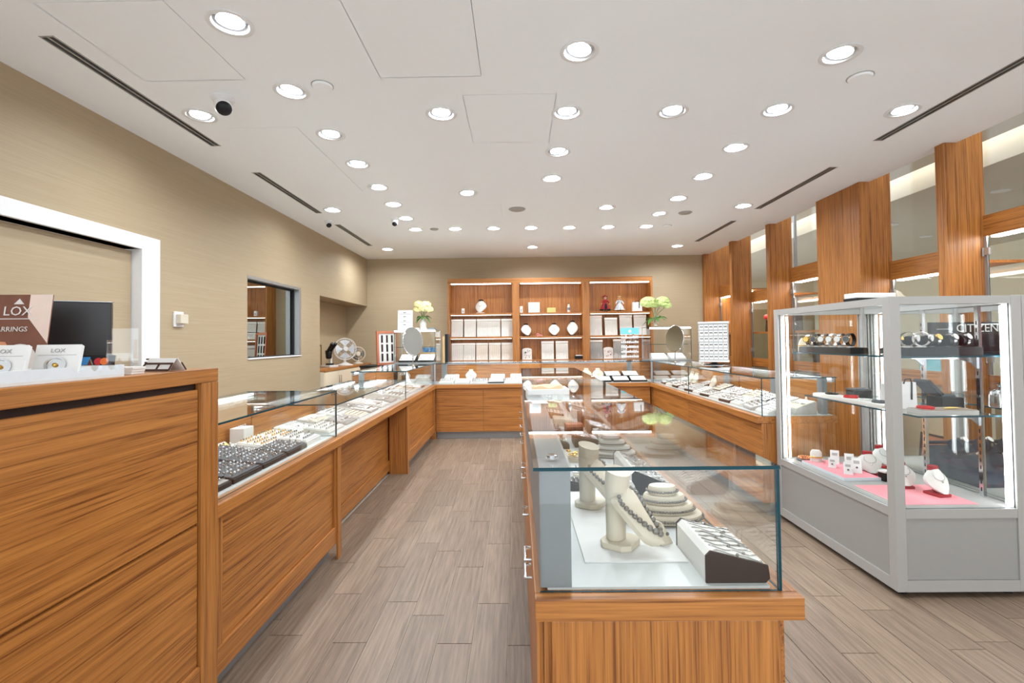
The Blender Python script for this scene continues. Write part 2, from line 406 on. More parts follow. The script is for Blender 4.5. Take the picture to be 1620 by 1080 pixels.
# storefront on the right: wood fins, header rails, display bays, shop glass
tag(box('wall_right', (3.17, YB - 0.07, 0), (3.86, YB + 0.08, 3.2), WZ), 'oak end panel closing the shop front at the back wall', None, None, 'structure')
FINS = [(3.567, 3.643, 'slim oak fin nearest the tall white showcases'), (4.45, 5.09, 'broad oak column between two display bays of the shop front'),
        (6.05, 6.125, 'slim oak fin just beyond the broad oak column'), (7.10, 7.18, 'slim oak fin nearest the back wall')]
for y0, y1, lab in FINS:
    f = thing('oak_fin', (3.3, (y0 + y1) / 2, 0), lab, 'column', group='oak fins along the shop front')
    MB().box(3.16, y0, 0, 3.445, y1, ZC if False else 2.698).box(3.262, y0, 2.698, 3.445, y1, 3.2).build('panel', WZ, f, world=True)
    if y1 - y0 > 0.3: MB().box(3.155, y0, 0, 3.16, y0 + 0.006, 2.69).build('corner_trim', WX, f, world=True)
BAYS = [(1.4, 3.567, 2.0, 2.152), (3.643, 4.45, 1.79, 1.96), (5.09, 6.05, 1.96, 2.14), (6.125, 7.10, 1.79, 1.95), (7.18, 8.18, 1.96, 2.15)]
BLAB = ['beside the white showcases, cut by the picture edge', 'between slim fin and broad column', 'between broad column and slim fin', 'between the two far slim fins', 'closest to the back wall']
for k, (y0, y1, z0, z1) in enumerate(BAYS):
    b = thing('window_bay', (3.6, (y0 + y1) / 2, 0), 'lit oak shop window bay ' + BLAB[k], 'display bay', group='display bays of the shop front')
    e = 0.001
    MB().box(3.43, y0 + e, z0, 3.455, y1 - e, z1).box(3.455, y0 + e, z0 + 0.03, 3.80, y1 - e, z0 + 0.05).build('header_rail', WY, b, world=True)
    MB().box(3.456, y0 + 0.03, z0 - 0.01, 3.52, y1 - 0.03, z0 + 0.012).build('light_strip', LEDB, b, world=True)
    MB().box(3.43, y0 + e, 0.875, 3.455, y1 - e, 0.985).build('lower_rail', WY, b, world=True)
    MB().box(3.455, y0 + e, 0.93, 3.80, y1 - e, 0.95).build('deck', WY, b, world=True)
    MB().box(3.47, y0 + e, 0.0, 3.50, y1 - e, 0.875).build('base_panel', WALL, b, world=True)
    if k in (2, 3, 4): MB().box(3.44, y0 + e, 1.335, 3.80, y1 - e, 1.36).build('shelf', WY, b, world=True)
    g = MB().pane(3.432, y0 + 0.03, 0.99, 3.438, y1 - 0.03, z0 - 0.012).build('glass_door', [GL, GE], b, world=True)
    for ya in (y0 + 0.001, y1 - 0.022): MB().box(3.43, ya, 0.99, 3.445, ya + 0.021, z0).build('door_stile', ALU, b, world=True)
    for zz in (1.08, z0 - 0.14):
        MB().box(3.415, y1 - 0.05, zz, 3.431, y1 - 0.012, zz + 0.05).cyl((3.418, y1 - 0.006, zz - 0.005), 0.006, 0.06, 8).build('hinge', ALU, b, world=True)
w2 = tag(MB().pane(3.80, 1.3, 0, 3.812, 8.18, 3.2).build('window_2', [GL, GE]), 'tall shop front glass facing the mall', None, None, 'structure')
for yy in (2.6, 3.98, 5.55, 6.6): MB().box(3.79, yy - 0.012, 0, 3.822, yy + 0.012, 3.2).build('mullion', DARK if yy == 3.98 else ALU, w2)
# the mall outside
tag(box('floor_mall', (3.9, -6, -0.08), (10.5, 16, -0.002), plain('mall_tile', (196, 188, 174), 0.3)), 'pale mall floor beyond the shop glass', None, None, 'structure')
mc = MB().box(3.83, -6, 3.31, 4.93, 16, 3.37).box(4.93, -6, 3.46, 5.15, 16, 3.50).box(4.91, -6, 3.37, 4.93, 16, 3.46).box(5.15, -6, 3.12, 5.17, 16, 3.46).box(5.17, -6, 3.12, 10.5, 16, 3.18).box(3.83, -6, 3.2, 3.9, 16, 3.31)
tag(mc.build('ceiling_mall', MALLC), 'stepped mall ceiling with a light cove', None, None, 'structure')
tag(MB().box(4.97, -6, 3.43, 5.08, 16, 3.455).build('cove_light', COVE), 'long glowing light cove in the mall ceiling', 'light')
mw = MB().box(9.8, -6, 2.3, 10.0, 16, 3.12, 0).box(9.8, -6, 0, 10.0, 5.6, 2.3, 1).box(9.8, 5.6, 0, 10.0, 8.3, 2.3, 2).box(9.8, 8.3, 0, 10.0, 16, 2.3, 0)
tag(mw.build('wall_mall', [MALLW, MALLRED, MALLG]), 'red and plaster shop fronts across the mall', None, None, 'structure')
tag(MB().box(3.83, 16, 0, 10.5, 16.2, 2.2, 1).box(3.83, 16, 2.2, 10.5, 16.2, 3.3, 0).build('wall_mall_end', [MALLW, MALLG]), 'far mall wall seen through the display bays', None, None, 'structure')
for k, (x, y) in enumerate([(6.2, 6.2), (6.2, 8.0), (6.2, 9.8), (7.6, 6.8), (7.6, 9.0), (7.6, 11.2), (6.2, 4.4), (7.6, 4.6)]):
    t = thing('mall_downlight', (x, y, 3.12), 'small round downlight in the mall ceiling beyond the glass', 'downlight', group='mall ceiling downlights')
    MB().lathe([(0.09, 0), (0.1, -0.01), (0.08, -0.01)], 14).build('trim_ring', WHITE, t)
    MB().cyl((0, 0, -0.008), 0.078, 0.006, 14).build('lens', LENS, t)

# ------------------------------------------------------------------ ceiling fittings
def make_downlight(tilt, lens=LENS):
    t = thing('recessed_downlight', (0, 0, ZC), 'x', 'downlight', group='recessed ceiling downlights')
    MB().lathe([(0.0775, 0.0), (0.096, -0.0005), (0.097, -0.004), (0.092, -0.006), (0.076, -0.004), (0.072, 0.004), (0.0705, 0.05), (0.0775, 0.05)], 24, caps=False).build('trim_ring', WHITE, t, smooth=True)
    g = MB().lathe([(0.070, 0.035), (0.058, 0.004), (0.054, 0.006), (0.05, 0.012), (0.05, 0.03)], 20, caps=False)
    l = MB().lathe([(0.001, 0.010), (0.035, 0.011), (0.0495, 0.014)], 20, caps=False)
    R = Matrix.Translation((0, 0, 0.012)) @ Matrix.Rotation(tilt, 4, 'X') @ Matrix.Translation((0, 0, -0.008))
    g.xf(R); l.xf(R)
    g.build('gimbal', WHITE, t, smooth=True); l.build('lens', lens, t, smooth=True)
    MB().cyl((0, 0, 0.05), 0.076, 0.003, 20).build('housing_cap', DARK, t)
    return t
dl0 = make_downlight(0.0); dl1 = make_downlight(0.16); dl2 = make_downlight(0.1, LENSC); dl3 = make_downlight(0.1, LENSB)
DLAB = (['round recessed downlight, %s in the long row along the left counter' % o for o in ('nearest', 'second', 'third', 'fourth', 'fifth', 'sixth', 'seventh', 'eighth')] +
        ['recessed downlight next to the big dome camera by the left air slot', 'recessed downlight between the two farther left air slots', 'recessed downlight in the back left corner of the ceiling',
         'large recessed downlight, nearest of the row over the island', 'recessed downlight touching the square access panel edge', 'third recessed downlight of the row over the island', 'fourth and farthest recessed downlight of the row over the island',
         'recessed downlight left of the square access panel', 'recessed downlight alone in the middle ceiling, beyond the access panels'] +
        ['%s recessed downlight from the left in the cross row before the shelves' % o for o in ('second', 'third', 'fourth', 'fifth', 'sixth', 'seventh')] +
        ['recessed downlight close to the back wall above the shelves', 'recessed downlight in the back right corner of the ceiling', 'recessed downlight alone between the speaker disc and right row',
         'recessed downlight, farthest of the right counter row', 'recessed downlight, fourth of the right counter row', 'recessed downlight, third of the right counter row', 'recessed downlight, second of the right counter row', 'recessed downlight, nearest of the right counter row',
         'recessed downlight between the island row and right row, near the camera', 'recessed downlight beside the long near right air slot', 'recessed downlight between the two farther right air slots'])
used = set()
for k, (x, y) in enumerate(DL + DLX):
    lab = DLAB[k] if k < len(DL) else 'unseen recessed downlight near the camera, added for its light'
    src = dl3 if y > 7 else dl2 if y > 6 else dl1 if k % 3 else dl0
    if src not in used: used.add(src); src.location = (x, y, ZC); src['label'] = lab; src.rotation_euler[2] = k * 1.3
    else: dup(src, (x, y, ZC), k * 1.3, lab)
SLAB = ['longest black double air slot, nearest on the left', 'second black double air slot on the left', 'farthest black double air slot on the left', 'long black double air slot at the right picture edge', 'middle black double air slot on the right', 'farthest black double air slot on the right']
for (x, y0, y1), lab in zip(SLOTS, SLAB):
    t = thing('air_slot', (x, (y0 + y1) / 2, ZC), lab, 'air vent', group='linear air slots in the ceiling')
    MB().box(x - 0.0359, y0, ZC - 0.001, x - 0.027, y1, ZC + 0.03).box(x + 0.027, y0, ZC - 0.001, x + 0.0359, y1, ZC + 0.03).box(x - 0.027, y0, ZC - 0.001, x + 0.027, y0 + 0.01, ZC + 0.03).box(x - 0.027, y1 - 0.01, ZC - 0.001, x + 0.027, y1, ZC + 0.03).build('frame', ALU, t, world=True)
    MB().box(x - 0.005, y0 + 0.01, ZC - 0.001, x + 0.005, y1 - 0.01, ZC + 0.02).build('centre_bar', ALU, t, world=True)
    MB().box(x - 0.027, y0 + 0.01, ZC + 0.028, x + 0.027, y1 - 0.01, ZC + 0.03).build('back_plate', DARK, t, world=True)
for (x, y, r, m, lab) in [(-1.059, 2.63, 0.055, CEIL, 'small flat white ceiling disc beside the left downlight row'), (0.017, 5.204, 0.085, GREYP, 'grey round ceiling speaker in the middle of the ceiling'),
                       (1.916, 5.45, 0.07, GREYP, 'grey round ceiling disc behind the right downlight row'), (1.897, 2.637, 0.06, CEIL, 'flat white ceiling disc near the long right air slot'),
                       (1.909, 6.07, 0.05, CEIL, 'tiny white ceiling disc at the right end of the cross row'), (-1.031, 6.077, 0.05, GREYP, 'tiny grey ceiling disc in the cross row')]:
    t = thing('ceiling_disc', (x, y, ZC), lab, 'ceiling disc', group='flat discs on the ceiling')
    MB().lathe([(r, 0), (r, -0.006), (r * 0.9, -0.012), (0.001, -0.014)], 22).build('cover', m, t, smooth=True)
    MB().lathe([(r * 1.08, 0), (r * 1.08, -0.003), (r, -0.003)], 22).build('rim', GREYP, t)
def dome_camera(x, y, s, lab, rz):
    t = thing('security_camera', (x, y, ZC), lab, 'camera', rz, group='security cameras on the ceiling')
    t.scale = (s, s, s)
    MB().lathe([(0.062, 0), (0.064, -0.012), (0.05, -0.03), (0.03, -0.035)], 20).build('mount', WHITE, t, smooth=True)
    b = MB().lathe([(0.02, 0.055), (0.042, 0.05), (0.046, 0.02), (0.046, -0.02), (0.042, -0.032)], 20)
    b.xf(Matrix.Translation((0, -0.015, -0.06)) @ Matrix.Rotation(-0.9, 4, 'X'))
    b.build('body', WHITE, t, smooth=True)
    l = MB().lathe([(0.041, -0.0322), (0.036, -0.04), (0.02, -0.048), (0.001, -0.05)], 18)
    l.xf(Matrix.Translation((0, -0.015, -0.06)) @ Matrix.Rotation(-0.9, 4, 'X')); l.build('lens', BLACK, t, smooth=True)
dome_camera(-1.68, 2.74, 1.0, 'white dome security camera with black lens, biggest on the ceiling', 0.7)
dome_camera(-2.189, 5.60, 0.72, 'small white security camera between two left air slots', 0.6)
dome_camera(-1.408, 5.58, 0.72, 'small white security camera beside the left downlight row', 0.3)
t = thing('wall_thermostat', (XL, 3.62, 1.41), 'small white thermostat box on the wall beside the door casing', 'thermostat')
MB().box(0, -0.05, 0, 0.012, 0.05, 0.115).build('plate', WHITE, t, bevel=0.003)
MB().box(0.012, -0.035, 0.025, 0.05, 0.05, 0.095).build('cover', BEIGEP, t, bevel=0.004)

# ------------------------------------------------------------------ display counters (local x along the front, y to the rear)
ZW, ZG = 0.71, 0.99
def counter(name, label, loc, rz, L, D, zg=ZG, style='flat', seams=(), ends=(0, 0), doors=2, posts=(), kick=0.095, ledge=0.02, housing=0.0, fins=(), led=True, vgrain_end=False, group='glass display counters', lip=(0, 0)):
    t = thing(name, loc, label, 'display counter', rz, group)
    e = 0.0008; u0, u1 = e, L - e
    rec = 0.18 if style == 'recess' else 0.012
    # base
    MB().box(u0, rec + 0.014, kick, u1, D - 0.02, ZW - 0.05).build('body', WZ, t)
    MB().box(u0, rec + 0.05, 0.0, u1, D - 0.05, kick).build('kick_plate', KICK, t)
    cuts = [u0] + list(seams) + [u1]
    for a, b in zip(cuts, cuts[1:]):
        p0, p1 = a + (0.0015 if a != u0 else 0), b - (0.0015 if b != u1 else 0)
        MB().box(p0, rec, kick, p1, rec + 0.0135, ZW - 0.05).build('front_panel', WX, t)
    if style in ('frame', 'recess'):
        f0 = rec - 0.014
        MB().box(u0, f0, kick, u1, rec - 0.0005, kick + 0.10).build('bottom_rail', WX, t, bevel=0.003)
        if style == 'frame':
            for q in (0, 1):
                a = u0 if q == 0 else u1 - 0.075
                MB().box(a, f0, kick + 0.1005, a + 0.075, rec - 0.0005, ZW - 0.05).build('stile', WZ, t)
    for fu in fins:
        MB().box(fu, -0.012, 0.0, fu + 0.055, max(rec - 0.015, 0.10) if style == 'recess' else rec - 0.0145, ZW - 0.0505).build('support_fin', WZ, t)
    MB().box(u0, -ledge, ZW - 0.0495, u1, D, ZW).build('ledge', WX, t, bevel=0.003)
    MB().box(u0 + 0.012, 0.035, ZW, u1 - 0.012, D - 0.03, ZW + 0.006).build('deck', DECK, t)
    # glass
    gt = 0.008
    MB().pane(u0, 0.012, zg - gt, u1, D, zg).build('glass_top', [GL, GE], t)
    MB().pane(u0, 0.014, ZW + 0.0005, u1, 0.021, zg - gt - 0.0005).build('glass_front', [GL, GE], t)
    for q, on in enumerate(ends):
        if on:
            a = u0 if q == 0 else u1 - 0.007
            MB().pane(a, 0.0215, ZW + 0.0005, a + 0.007, D - 0.012, zg - gt - 0.0005).build('glass_end', [GL, GE], t)
    if housing:
        MB().box(u0 + 0.009, D - housing, ZW + 0.0065, u1 - 0.009, D - 0.014, zg - gt - 0.0006).build('rear_housing', POST, t)
        MB().box(u0 + 0.012, D - housing - 0.006, zg - gt - 0.016, u1 - 0.012, D - housing - 0.0005, zg - gt - 0.0008).build('door_track', ALU, t)
    else:
        w = (L - 0.02) / doors
        for k in range(doors):
            MB().box(0.01 + k * w + 0.001, D - 0.022 - 0.009 * (k % 2), ZW + 0.0065, 0.01 + (k + 1) * w - 0.001, D - 0.0135 - 0.009 * (k % 2), zg - 0.04).build('sliding_door', WX, t)
        MB().box(u0 + 0.008, D - 0.034, zg - 0.0395, u1 - 0.008, D - 0.011, zg - gt - 0.0006).build('top_rail', ALU, t)
        if led: MB().box(u0 + 0.02, D - 0.052, zg - gt - 0.012, u1 - 0.02, D - 0.0345, zg - gt - 0.001).build('light_strip', LEDC, t)
        for pu in posts:
            MB().box(pu, D - 0.095, ZW + 0.0065, pu + 0.06, D - 0.036 if not led else D - 0.059, zg - gt - 0.0006).build('rear_post', POST, t)
    return t
YC = 6.33                     # front of the back counter
LX = -1.095                   # front line of the left counter glass
counter('display_counter', 'near left glass counter filled with black ring trays, next to the tall oak desk', (LX + 0.012, 1.692, 0), PI / 2, 1.235, 0.56, style='frame', ends=(0, 1), doors=2, posts=(0.55,), fins=(1.18,))
counter('display_counter', 'low middle left glass counter with recessed knee space', (LX + 0.012, 2.928, 0), PI / 2, 1.825, 0.56, zg=0.906, style='recess', kick=0.03, ends=(1, 0), doors=2, posts=(0.9,), fins=(1.769,))
counter('display_counter', 'far left glass counter carrying the round mirror, reaching the corner', (LX + 0.012, 4.754, 0), PI / 2, YC - 4.754 - 0.025, 0.56, style='frame', ends=(1, 0), doors=2, posts=(0.06,))
counter('display_counter', 'back glass counter half below the left shelves, behind the aisle', (-1.07, YC, 0), 0, 1.40, 0.53, style='flat', ends=(0, 0), doors=2, posts=(0.02,), seams=(0.62,))
counter('display_counter', 'back glass counter half below the right shelves, behind the island end', (0.331, YC, 0), 0, 1.398, 0.53, style='flat', ends=(0, 0), doors=2, posts=(1.2,), seams=(0.75,))
RX = 1.742
counter('display_counter', 'far right glass counter joining the back corner under the oval mirror', (RX, YC - 0.022, 0), -PI / 2, 1.30, 0.56, style='flat', ends=(0, 0), doors=2, posts=(1.1,))
counter('display_counter', 'near right glass counter running up to the tall white showcase', (RX, YC - 0.023 - 1.30, 0), -PI / 2, YC - 1.323 - 3.515, 0.56, style='flat', ends=(0, 1), doors=2, posts=(0.75, 1.41))
# corner blocks behind the joints
for nm, x0, x1, lab in (('corner_cabinet', LX - 0.548, -1.072, 'oak corner cabinet where left and back counters meet'), ('corner_cabinet', RX + 0.0, RX + 0.56, 'oak corner cabinet where right and back counters meet')):
    t = thing(nm, ((x0 + x1) / 2, YC + 0.25, 0), lab, 'cabinet', group='counter corner cabinets')
    e = 0.002
    MB().box(x0 + e, YC + e, 0.0, x1 - e, YC + 0.53, ZW).build('body', WX, t, world=True)
    MB().box(x0 + e, YC + e, ZW, x1 - e, YC + 0.53, ZW + 0.006).build('deck', DECK, t, world=True)
    MB().box(x0 + e, YC + 0.512, ZW + 0.006, x1 - e, YC + 0.53, ZG - 0.03).build('rear_panel', WX, t, world=True)
    MB().pane(x0 + e, YC + e, ZG - 0.008, x1 - e, YC + 0.53, ZG).build('glass_top', [GL, GE], t, world=True)
    MB().box((x1 - 0.02) if x0 < 0 else (x0 + e), YC + e, ZW + 0.006, (x1 - e) if x0 < 0 else (x0 + 0.02), YC + 0.022, ZG - 0.009).build('corner_post', ALU, t, world=True)
# island, customers on the right, doors on the left
IX = 0.603
isl1 = counter('island_counter', 'front half of the island counter with pearl necklaces, nearest the camera', (IX, 1.105, 0), PI / 2, 1.95, 0.57, ends=(1, 0), housing=0.085, group='island counters')
isl2 = counter('island_counter', 'rear half of the island counter, toward the lit shelves', (IX, 3.056, 0), PI / 2, 1.95, 0.57, ends=(0, 1), housing=0.085, group='island counters')
for t, n in ((isl1, 3), (isl2, 3)):
    w = 1.93 / n
    for k in range(n):
        dd = MB().box(0.01 + k * w + 0.002, 0.5505, 0.10, 0.01 + (k + 1) * w - 0.002, 0.566, ZW - 0.052).build('cabinet_door', WZ, t)
        for hz in (0.60, 0.545) if k != 1 else (0.58,):
            hu = 0.01 + k * w + (0.40 if k == 0 else 0.2)
            MB().tube([(hu, 0.566, hz), (hu, 0.585, hz), (hu + 0.09, 0.585, hz), (hu + 0.09, 0.566, hz)], 0.005, 6).build('handle', CHROME, dd)
    t.children  # keep
MB().box(-0.0005 + 0.0008, 0.03, 0.0, -0.02, 0.535, ZW - 0.052).build('end_panel', WZ, isl1, bevel=0.003)
MB().box(-0.0, -0.02, ZW - 0.0495, -0.028, 0.57, ZW).build('end_ledge', WY, isl1, bevel=0.003)
t = thing('glass_lock', tuple(pz(873, 722, ZG)), 'round metal lock disc on the front of the island glass', 'lock')
MB().lathe([(0.014, 0.0005), (0.014, 0.004), (0.012, 0.006), (0.0085, 0.006)], 20).build('rim', CHROME, t, smooth=True)
MB().lathe([(0.0083, 0.003), (0.007, 0.0045), (0.001, 0.005)], 14).build('core', SILVER, t, smooth=True)

# tall oak desk at the left
DT = 1.195; DX = -1.05
t = thing('reception_desk', (-1.4, 1.0, 0), 'tall oak front desk with grooved panels at the left picture edge', 'desk')
MB().box(-1.78, 0.1, 0.0, DX - 0.022, 1.689, DT - 0.046).build('body', WX, t, world=True)
MB().box(-1.80, 0.08, DT - 0.045, DX, 1.6905, DT).build('desk_top', WY, t, bevel=0.002, world=True)
MB().box(DX - 0.0215, 1.60, 0, DX, 1.6905, DT - 0.046).build('stile', WZ, t, bevel=0.002, world=True)
MB().box(DX - 0.0215, 0.1, 0.693, DX - 0.008, 1.592, DT - 0.066).build('front_panel', WY, t, world=True)
MB().box(DX - 0.0215, 0.1, 0.20, DX - 0.008, 1.592, 0.683).build('front_panel', WY, t, world=True)
MB().box(DX - 0.0215, 0.1, 0.0, DX - 0.001, 1.5985, 0.225).build('bottom_rail', WY, t, bevel=0.004, world=True)
MB().box(DX - 0.0215, 0.1, DT - 0.066, DX - 0.0205, 1.6, DT - 0.046).build('shadow_gap', BROWN, t, world=True)

# ------------------------------------------------------------------ lit wall shelves
SY, SX0, SX1, SZ1 = 7.95, -1.136, 2.236, 2.305
t = thing('wall_shelf_unit', ((SX0 + SX1) / 2, 8.1, 0), 'wide oak shelf unit with three lit bays on the back wall', 'shelf unit')
ED = [SX0, -0.015, 1.14, SX1]
MB().box(SX0, YB - 0.02, 0.001, SX1, YB - 0.001, SZ1).build('back_board', WZ, t, world=True)
MB().box(SX0, SY, 2.225, SX1, YB - 0.021, SZ1).build('header', WX, t, bevel=0.002, world=True)
for a, b in ((SX0, SX0 + 0.03), (-0.072, 0.043), (1.083, 1.197), (SX1 - 0.03, SX1)):
    MB().box(a, SY, 0.001, b, YB - 0.021, 2.2245).build('upright', WZ, t, world=True)
BY = [(SX0 + 0.0305, -0.0725), (0.0435, 1.0825), (1.1975, SX1 - 0.0305)]
SHZ = [1.735, 1.345, 0.955]
for x0, x1 in BY:
    for z in SHZ:
        sh = MB().box(x0, SY + 0.012, z - 0.032, x1, YB - 0.021, z).build('shelf_board', WX, t, world=True)
    for z in (2.2245, 1.7025, 1.3125):
        hh = 0.014 if z > 2 else 0.005
        MB().box(x0 + 0.02, SY + 0.03, z - hh, x1 - 0.02, SY + 0.05, z - 0.001).build('light_strip', LEDM, t, world=True)
    MB().box(x0, SY + 0.02, 0.08, x1, SY + 0.04, 0.92).build('base_door', WX, t, world=True)

# ------------------------------------------------------------------ tall white showcases
def showcase(label, x0, x1, y0, y1, zt=1.475):
    t = thing('white_showcase', ((x0 + x1) / 2, (y0 + y1) / 2, 0), label, 'showcase', group='tall white glass showcases')
    p = 0.05; zd = 0.43
    B = lambda *a: MB().box(*a)
    for (a, b) in ((x0, y0), (x1 - p, y0), (x0, y1 - p), (x1 - p, y1 - p)):
        B(a, b, 0.03, a + p, b + p, zt).build('corner_post', GREYP, t, bevel=0.002, world=True)
    for z0, z1, nm in ((zt - 0.04, zt, 'top_rail'), (zd - 0.045, zd, 'deck_rail'), (0.03, 0.085, 'bottom_rail')):
        B(x0 + p + e4, y0 + 0.001, z0, x1 - p - e4, y0 + 0.035, z1 - 0.001).build(nm, GREYP, t, world=True)
        B(x0 + p + e4, y1 - 0.035, z0, x1 - p - e4, y1 - 0.001, z1 - 0.001).build(nm, GREYP, t, world=True)
        B(x0 + 0.001, y0 + p + e4, z0, x0 + 0.035, y1 - p - e4, z1 - 0.001).build(nm, GREYP, t, world=True)
        B(x1 - 0.035, y0 + p + e4, z0, x1 - 0.001, y1 - p - e4, z1 - 0.001).build(nm, GREYP, t, world=True)
    for a in ((x0 + p, y0 + 0.008, x1 - p, y0 + 0.02), (x0 + p, y1 - 0.02, x1 - p, y1 - 0.008), (x0 + 0.008, y0 + p, x0 + 0.02, y1 - p), (x1 - 0.02, y0 + p, x1 - 0.008, y1 - p)):
        B(a[0], a[1], 0.086, a[2], a[3], zd - 0.0455).build('base_panel', GREYQ, t, world=True)
    B(x0 + 0.0355, y0 + 0.0355, zd - 0.02, x1 - 0.0355, y1 - 0.0355, zd).build('deck', GREYP, t, world=True)
    for cx in (x0 + 0.06, x1 - 0.06):
        for cy in (y0 + 0.06, y1 - 0.06): MB().cyl((cx, cy, 0), 0.022, 0.03, 10).build('foot', DARK, t, world=True)
    zi = zt - 0.0405
    MB().pane(x0 + p, y0 + 0.012, zd, x1 - p, y0 + 0.018, zi).build('glass_front', [GL, GE], t, world=True)
    MB().pane(x0 + p, y1 - 0.018, zd, x1 - p, y1 - 0.012, zi).build('glass_back', [GL, GE], t, world=True)
    MB().pane(x0 + 0.012, y0 + p, zd, x0 + 0.018, y1 - p, zi).build('glass_side', [GL, GE], t, world=True)
    MB().pane(x1 - 0.018, y0 + p, zd, x1 - 0.012, y1 - p, zi).build('glass_side', [GL, GE], t, world=True)
    MB().pane(x0 + 0.036, y0 + 0.036, zt - 0.008, x1 - 0.036, y1 - 0.036, zt - 0.002).build('glass_top', [GL, GE], t, world=True)
    for (a, b) in ((x0 + p, y1 - p - 0.022), (x1 - p - 0.022, y0 + p - 0.02)):
        B(a + 0.004, b + 0.003, zd + 0.01, a + 0.013, b + 0.012, zi - 0.01).build('light_tube', CASEL, t, world=True)
    for z, xa in ((1.175, x0 + 0.10), (0.875, x0 + 0.17)):
        MB().pane(xa, y0 + 0.055, z - 0.008, x1 - 0.055, y1 - 0.06, z).build('glass_shelf', [GL, GE], t, world=True)
    for sy in (y0 + 0.17, y0 + 0.52):
        s = B(x1 - 0.053, sy, zd + 0.001, x1 - 0.036, sy + 0.022, zi - 0.001).build('slotted_standard', CHROME, t, world=True)
        q = MB()
        for k in range(24): q.box(x1 - 0.0536, sy + 0.008, zd + 0.03 + k * 0.038, x1 - 0.0531, sy + 0.014, zd + 0.05 + k * 0.038)
        q.build('slots', DARK, s, world=True)['kind'] = 'stuff'
        for z in (1.175, 0.875):
            MB().prism([(x1 - 0.0535, z - 0.009), (x1 - 0.40, z - 0.009), (x1 - 0.40, z - 0.018), (x1 - 0.16, z - 0.022), (x1 - 0.09, z - 0.04), (x1 - 0.0535, z - 0.075)], 1, sy + 0.007, sy + 0.013).build('shelf_bracket', CHROME, t, world=True)
    return t
e4 = 0.0005
CX0, CX1, CY0, CY1 = 1.842, 2.485, 2.405, 3.485
showcase('tall white framed glass showcase with watches and pink mats', CX0, CX1, CY0, CY1)
showcase('second white framed showcase mostly outside the right picture edge', CX1 + 0.012, CX1 + 0.655, CY0 + 0.01, CY1)

# ------------------------------------------------------------------ jewellery builders (front faces local -y, base at z = 0)
def slope_mat(w, d, h0, h1):
    return math.atan2(h1 - h0, d)
def pad_tray(name, label, loc, rz, w, d, h0, h1, side, top, kind, nx=6, ny=4, jm=None, cat='tray', group=None, jm2=None):
    t = thing(name, loc, label, cat, rz, group)
    MB().prism([(-d / 2, 0), (d / 2, 0), (d / 2, h1), (-d / 2, h0)], 0, -w / 2, w / 2).build('body', side, t, bevel=min(0.003, h0 * 0.3))
    m = 0.008; zz = lambda y: h0 + (h1 - h0) * (y + d / 2) / d
    a, b = -d / 2 + m, d / 2 - m
    MB().prism([(a, zz(a) + 0.0005), (b, zz(b) + 0.0005), (b, zz(b) + 0.005), (a, zz(a) + 0.005)], 0, -w / 2 + m, w / 2 - m).build('pad', top, t, bevel=0.0015)
    R = random.Random(label)
    jm = jm or SILVER
    q = MB()
    if kind == 'rings':
        for i in range(nx):
            for j in range(ny):
                x = (-w / 2 + m) + (w - 2 * m) * (i + 0.5) / nx; y = a + (b - a) * (j + 0.5) / ny; z = zz(y) + 0.006
                if R.random() < 0.08: continue
                rr = R.uniform(0.0075, 0.0095)
                q.ring((x, y, z), rr, 0.0021, 8, 3, Matrix.Rotation(PI / 2, 3, 'X') @ Matrix.Rotation(0, 3, 'Z'), 0, PI)
                q.ball((x, y, z + rr + 0.002), 0.0048, 5, 4, mi=1 if R.random() < 0.45 else 0)
        q.build('rings', [jm, jm2 or PEARL], t)['kind'] = 'stuff'
    elif kind == 'chains':
        for i in range(nx):
            x = (-w / 2 + m * 2) + (w - 4 * m) * (i + 0.5) / nx
            pts = [(x + R.uniform(-0.003, 0.003), a + (b - a) * k / 8, zz(a + (b - a) * k / 8) + 0.0065) for k in range(9)]
            q.tube(pts, R.choice((0.0011, 0.0016, 0.0022)), 4)
            if R.random() < 0.6: q.ball((x, a + 0.3 * (b - a), zz(a + 0.3 * (b - a)) + 0.008), 0.005, 6, 4, mi=1)
        q.build('chains', [jm, jm2 or PEARL], t)['kind'] = 'stuff'
    elif kind == 'earrings':
        for i in range(nx):
            for j in range(ny):
                x = (-w / 2 + m) + (w - 2 * m) * (i + 0.5) / nx; y = a + (b - a) * (j + 0.5) / ny; z = zz(y) + 0.007
                q.ball((x - 0.005, y, z), 0.003, 5, 4); q.ball((x + 0.005, y, z), 0.003, 5, 4, mi=R.randint(0, 1))
        q.build('earrings', [jm, jm2 or PEARL], t)['kind'] = 'stuff'
    elif kind == 'bangles':
        for i in range(nx):
            x = (-w / 2 + m) + (w - 2 * m) * (i + 0.5) / nx
            q.ring((x, (a + b) / 2 + R.uniform(-0.02, 0.02), zz(0) + 0.009), min(w / nx * 0.45, 0.03), 0.003, 14, 4)
        q.build('bangles', [jm, PEARL], t)['kind'] = 'stuff'
    return t
def bib(h, w, lean=0.05):
    def fn(u, v):
        a = u * 2 - 1
        ww = w * (0.42 + 0.58 * math.sin(min(1, v / 0.45) * PI / 2)) if v < 0.45 else w * math.cos((v - 0.45) / 0.55 * PI / 2 * 0.86)
        z = h * (1 - v) - 0.10 * h * abs(a) ** 1.5 * (1 - v)
        y = -0.012 - lean * v + 0.55 * ww * a * a * 0.6
        return (a * ww, y, z)
    return fn
